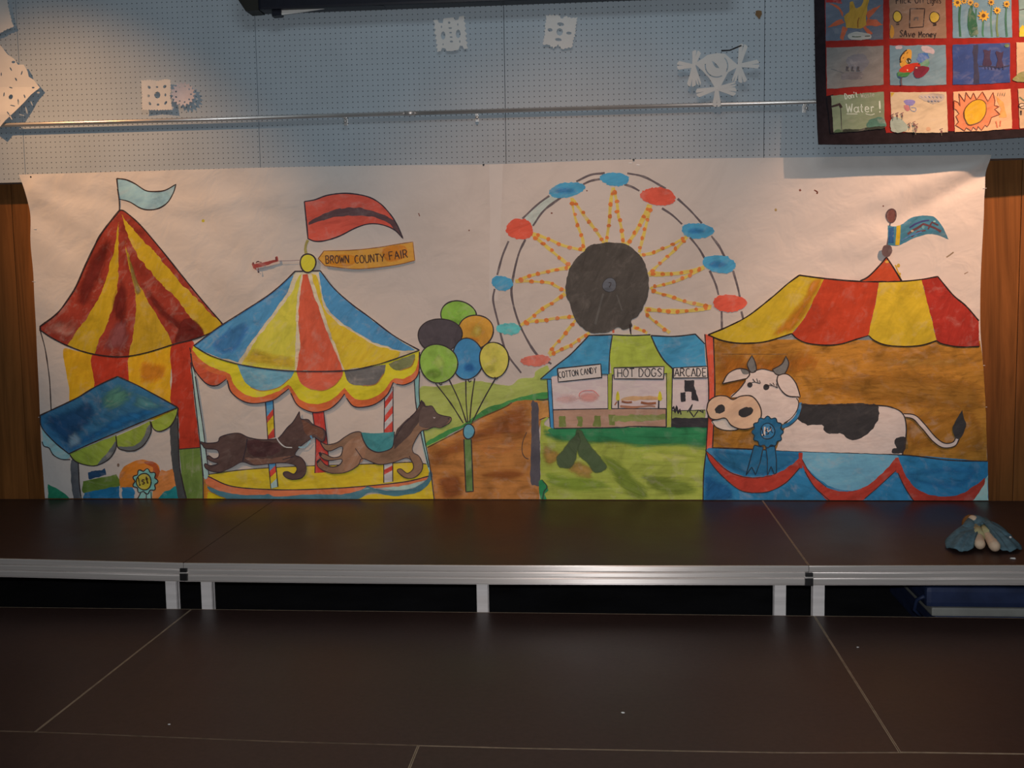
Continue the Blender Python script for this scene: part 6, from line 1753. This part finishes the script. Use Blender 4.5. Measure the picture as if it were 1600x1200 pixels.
f.fill([(1403, 112), (1412, 113), (1422, 113), (1418, 118), (1408, 121), (1403, 119)], Q((58, 108, 54)), True, .4).line([(1409, 120), (1408, 127), (1409, 133)], 2.4, Q((80, 62, 62))).line([(1404, 119), (1409, 122)], 2.2, Q((56, 58, 84)))
f.ell(1420, 95, 4, 4.6, Q((66, 52, 30))).line([(1416, 94), (1418, 98)], 1.6, Q((200, 176, 140))).line([(1421, 94), (1421.5, 97)], 1.6, Q((200, 176, 140))).ell(1436, 99.5, 1.4, 1, kq2).ell(1432, 106, 1.6, 1.2, Q((206, 176, 150))).ell(1418, 109.5, 1.2, 1.2, Q((214, 184, 140)))
for x, y in ((1412, 90), (1409, 96), (1413, 83), (1418, 82)): f.ell(x, y, .9, .9, Q((150, 90, 40)))
# owls on a branch at night
f = sq[(1, 2)]
dk_ = Q((48, 46, 62), 80, var=.2, thin=.02)
f.fill([(1519, 71), (1527, 70.5), (1528, 100), (1530, 131), (1520, 131.5), (1521, 100)], dk_, False, .6).line([(1529, 104), (1545, 104), (1560, 106), (1576, 103)], 2.2, dk_).fill([(1535, 80), (1538, 78), (1544, 80), (1547, 78), (1546, 92), (1548, 102), (1535, 103), (1537, 92)], Q((54, 38, 54), 80, thin=.02), True, .5).fill([(1554, 82), (1557, 81), (1563, 83), (1567, 80), (1565, 92), (1566, 104), (1556, 105), (1557, 92)], Q((54, 38, 54), 80, thin=.02), True, .5)
for x in (1538, 1543, 1548, 1554, 1560, 1566): f.line([(x, 104), (x + 1, 109)], 1, dk_)
f.ell(1572, 72, 4, 3, Q((84, 100, 66)))
sq[(1, 3)].fill([(1588, 118), (1600, 112), (1640, 118), (1682, 114), (1683, 126), (1588, 128)], Q((128, 120, 76)), True, .5)
# do not waste water
f = sq[(2, 0)]
wh_ = Q((206, 196, 170), 0, var=.05)
f.text("Don't", (1320.5, 155.5), (1340, 152), 9, 1.2, wh_).text('Waste', (1345, 153.5), (1366.5, 151), 8, .9, Q((176, 164, 140))).text('Water', (1322, 176.5), (1366, 175), 14, 1.4, wh_).text('!', (1372, 176), (1379, 175), 18, 2.2, wh_)
f.line([(1322, 178.5), (1339, 178.5)], 1, wh_).line([(1352, 178), (1360, 180), (1366, 178)], 1, wh_)
f.line([(1299, 167), (1306, 165), (1311, 163), (1314, 169)], 3.2, kq2, False).line([(1313, 170), (1313.5, 186), (1314, 203)], 1.1, kq2)
f.fill([(1354, 199), (1358, 188), (1366, 184), (1374, 183), (1381, 188), (1382, 199)], Q((70, 98, 78)), True, .6).fill([(1301, 207), (1320, 203), (1340, 202), (1360, 199), (1382, 197), (1382, 200), (1340, 205), (1301, 209)], Q((44, 46, 34)), True, .6).fill([(1303, 205), (1308, 203), (1316, 204), (1316, 207), (1303, 208)], Q((72, 84, 54)), True, .4)
# butterfly over flowers
f = sq[(2, 1)]
f.fill([(1412, 158), (1420, 155), (1430, 158), (1426, 164), (1416, 164)], Q((122, 104, 138)), True, .5).fill([(1413, 164), (1418, 164), (1422, 170), (1418, 174), (1413, 170)], Q((176, 110, 104)), True, .5).line([(1421, 163), (1423, 172), (1430, 174), (1431, 169), (1424, 168)], 1, Q((112, 112, 128)))
f.fill([(1392, 186), (1404, 184), (1413, 192), (1416, 204), (1393, 205)], Q((142, 140, 118), 0, thin=.2), True, .8).fill([(1392, 144.5), (1398, 144.5), (1394, 150), (1392, 152)], Q((186, 146, 62)), False, .3)
for x, y in ((1401, 179), (1394, 181), (1409, 179), (1420, 195), (1427, 193), (1431, 197), (1429, 203), (1470, 204)): f.line([(x, y), (x + .5, y + 4)], 2.6, Q((110, 72, 66))).line([(x + .3, y + 4), (x + .3, y + 8)], .9, Q((84, 78, 56))).line([(x - 2.5, y - 1), (x + 2.5, y - 3)], 1.2, Q((126, 84, 78)))
f.ell(1450, 202, 4, 3.4, Q((192, 146, 112))).fill([(1437, 148), (1455, 146), (1474, 148), (1474, 157), (1455, 160), (1440, 155)], Q((176, 152, 132), 0, thin=.1), True, .8)
for k in range(6): f.line([(1439 + k * 6, 150), (1442 + k * 6, 152.5)], .9, Q((128, 118, 132))).line([(1450 + (k % 4) * 5, 157), (1453 + (k % 4) * 5, 158.5)], .9, Q((128, 118, 132)))
# big sun
f = sq[(2, 2)]
zz = [(1490.5, 157), (1497, 160), (1500, 166), (1498, 146), (1507, 159), (1509, 144), (1512.5, 150), (1516.5, 155), (1520.5, 145), (1525.5, 156), (1534.5, 143.5), (1543, 159), (1551, 144.5), (1554, 158), (1553, 165), (1560, 167), (1553, 171), (1561.5, 179), (1548, 184), (1545, 193), (1541.5, 198.5), (1538, 196), (1532.5, 204), (1527, 198), (1525, 204), (1519.5, 199), (1516.5, 205), (1508.5, 200), (1506, 205), (1492, 196), (1497, 191), (1493, 182), (1498, 178), (1494, 172), (1490.5, 170)]
f.fill(zz, Q((206, 122, 84), 30, thin=.15), False, .2).fill([(1555, 150), (1565, 160), (1569, 172), (1572, 184), (1560, 182), (1562, 170)], Q((208, 142, 84), 40), True, .8).line([(1555, 190), (1557, 200)], 2.0, Q((206, 118, 84))).line([(1562, 189), (1561, 198)], 2.0, Q((206, 118, 84))).line(zz + [zz[0]], 1.2, Q((112, 56, 40)), False)
f.fill([(1506, 184), (1506, 174), (1511, 165), (1520, 158), (1531, 156), (1538, 160), (1540, 167), (1539, 178), (1532, 189), (1522, 194), (1512, 195)], Q((206, 152, 50), 40, var=.2, thin=.06), True, .2).line([(1506, 184), (1506, 174), (1511, 165), (1520, 158), (1531, 156), (1538, 160), (1540, 167), (1539, 178), (1532, 189), (1522, 194), (1512, 195), (1506, 184)], 1.4, Q((104, 62, 34)))
for k in range(4): f.line([(1559 + 3.5 * k, 145), (1558 + 3.5 * k, 150)], .9, Q((150, 120, 92)))
f = sq[(2, 3)]
f.line([(1592, 152), (1600, 158), (1615, 162)], 2.4, Q((96, 96, 70))).ell(1596, 166, 5, 4.2, Q((206, 170, 140))).ring(1596, 166, 5, 4.2, 1.2, kq2).line([(1592, 168), (1600, 165)], 1.1, kq2).line([(1594, 173), (1594, 180)], 2.4, kq2)
for k in BASE: sq[k].build(quilt)
# dark strip beside the lowest square and the dowel the quilt hangs from
ds = Fig(QS, 'border_strip'); ds.fill([(1291.5, 151), (1298, 150), (1301, 208), (1297, 209)], M_qb, False, .2); ds.build(quilt)
dz_ = float(U([(1500, -118)], QY)[0, 1])
rel(new_obj('hanging_dowel', tube_mesh('hanging_dowel', [(0.96, QY + 0.018, dz_ - 0.02), (2.52, QY + 0.018, dz_ - 0.02)], 0.009, 10), None, [M_wood]), quilt)
for x in (1.1, 2.4):
    bm = bmesh.new(); bm_box(bm, x - 0.01, x + 0.01, QY + 0.020, PEG_Y, dz_ - 0.03, dz_ - 0.012, 0.002)
    rel(new_obj('hanging_bracket', bm_mesh(bm, 'hanging_bracket'), None, [M_rail]), quilt)
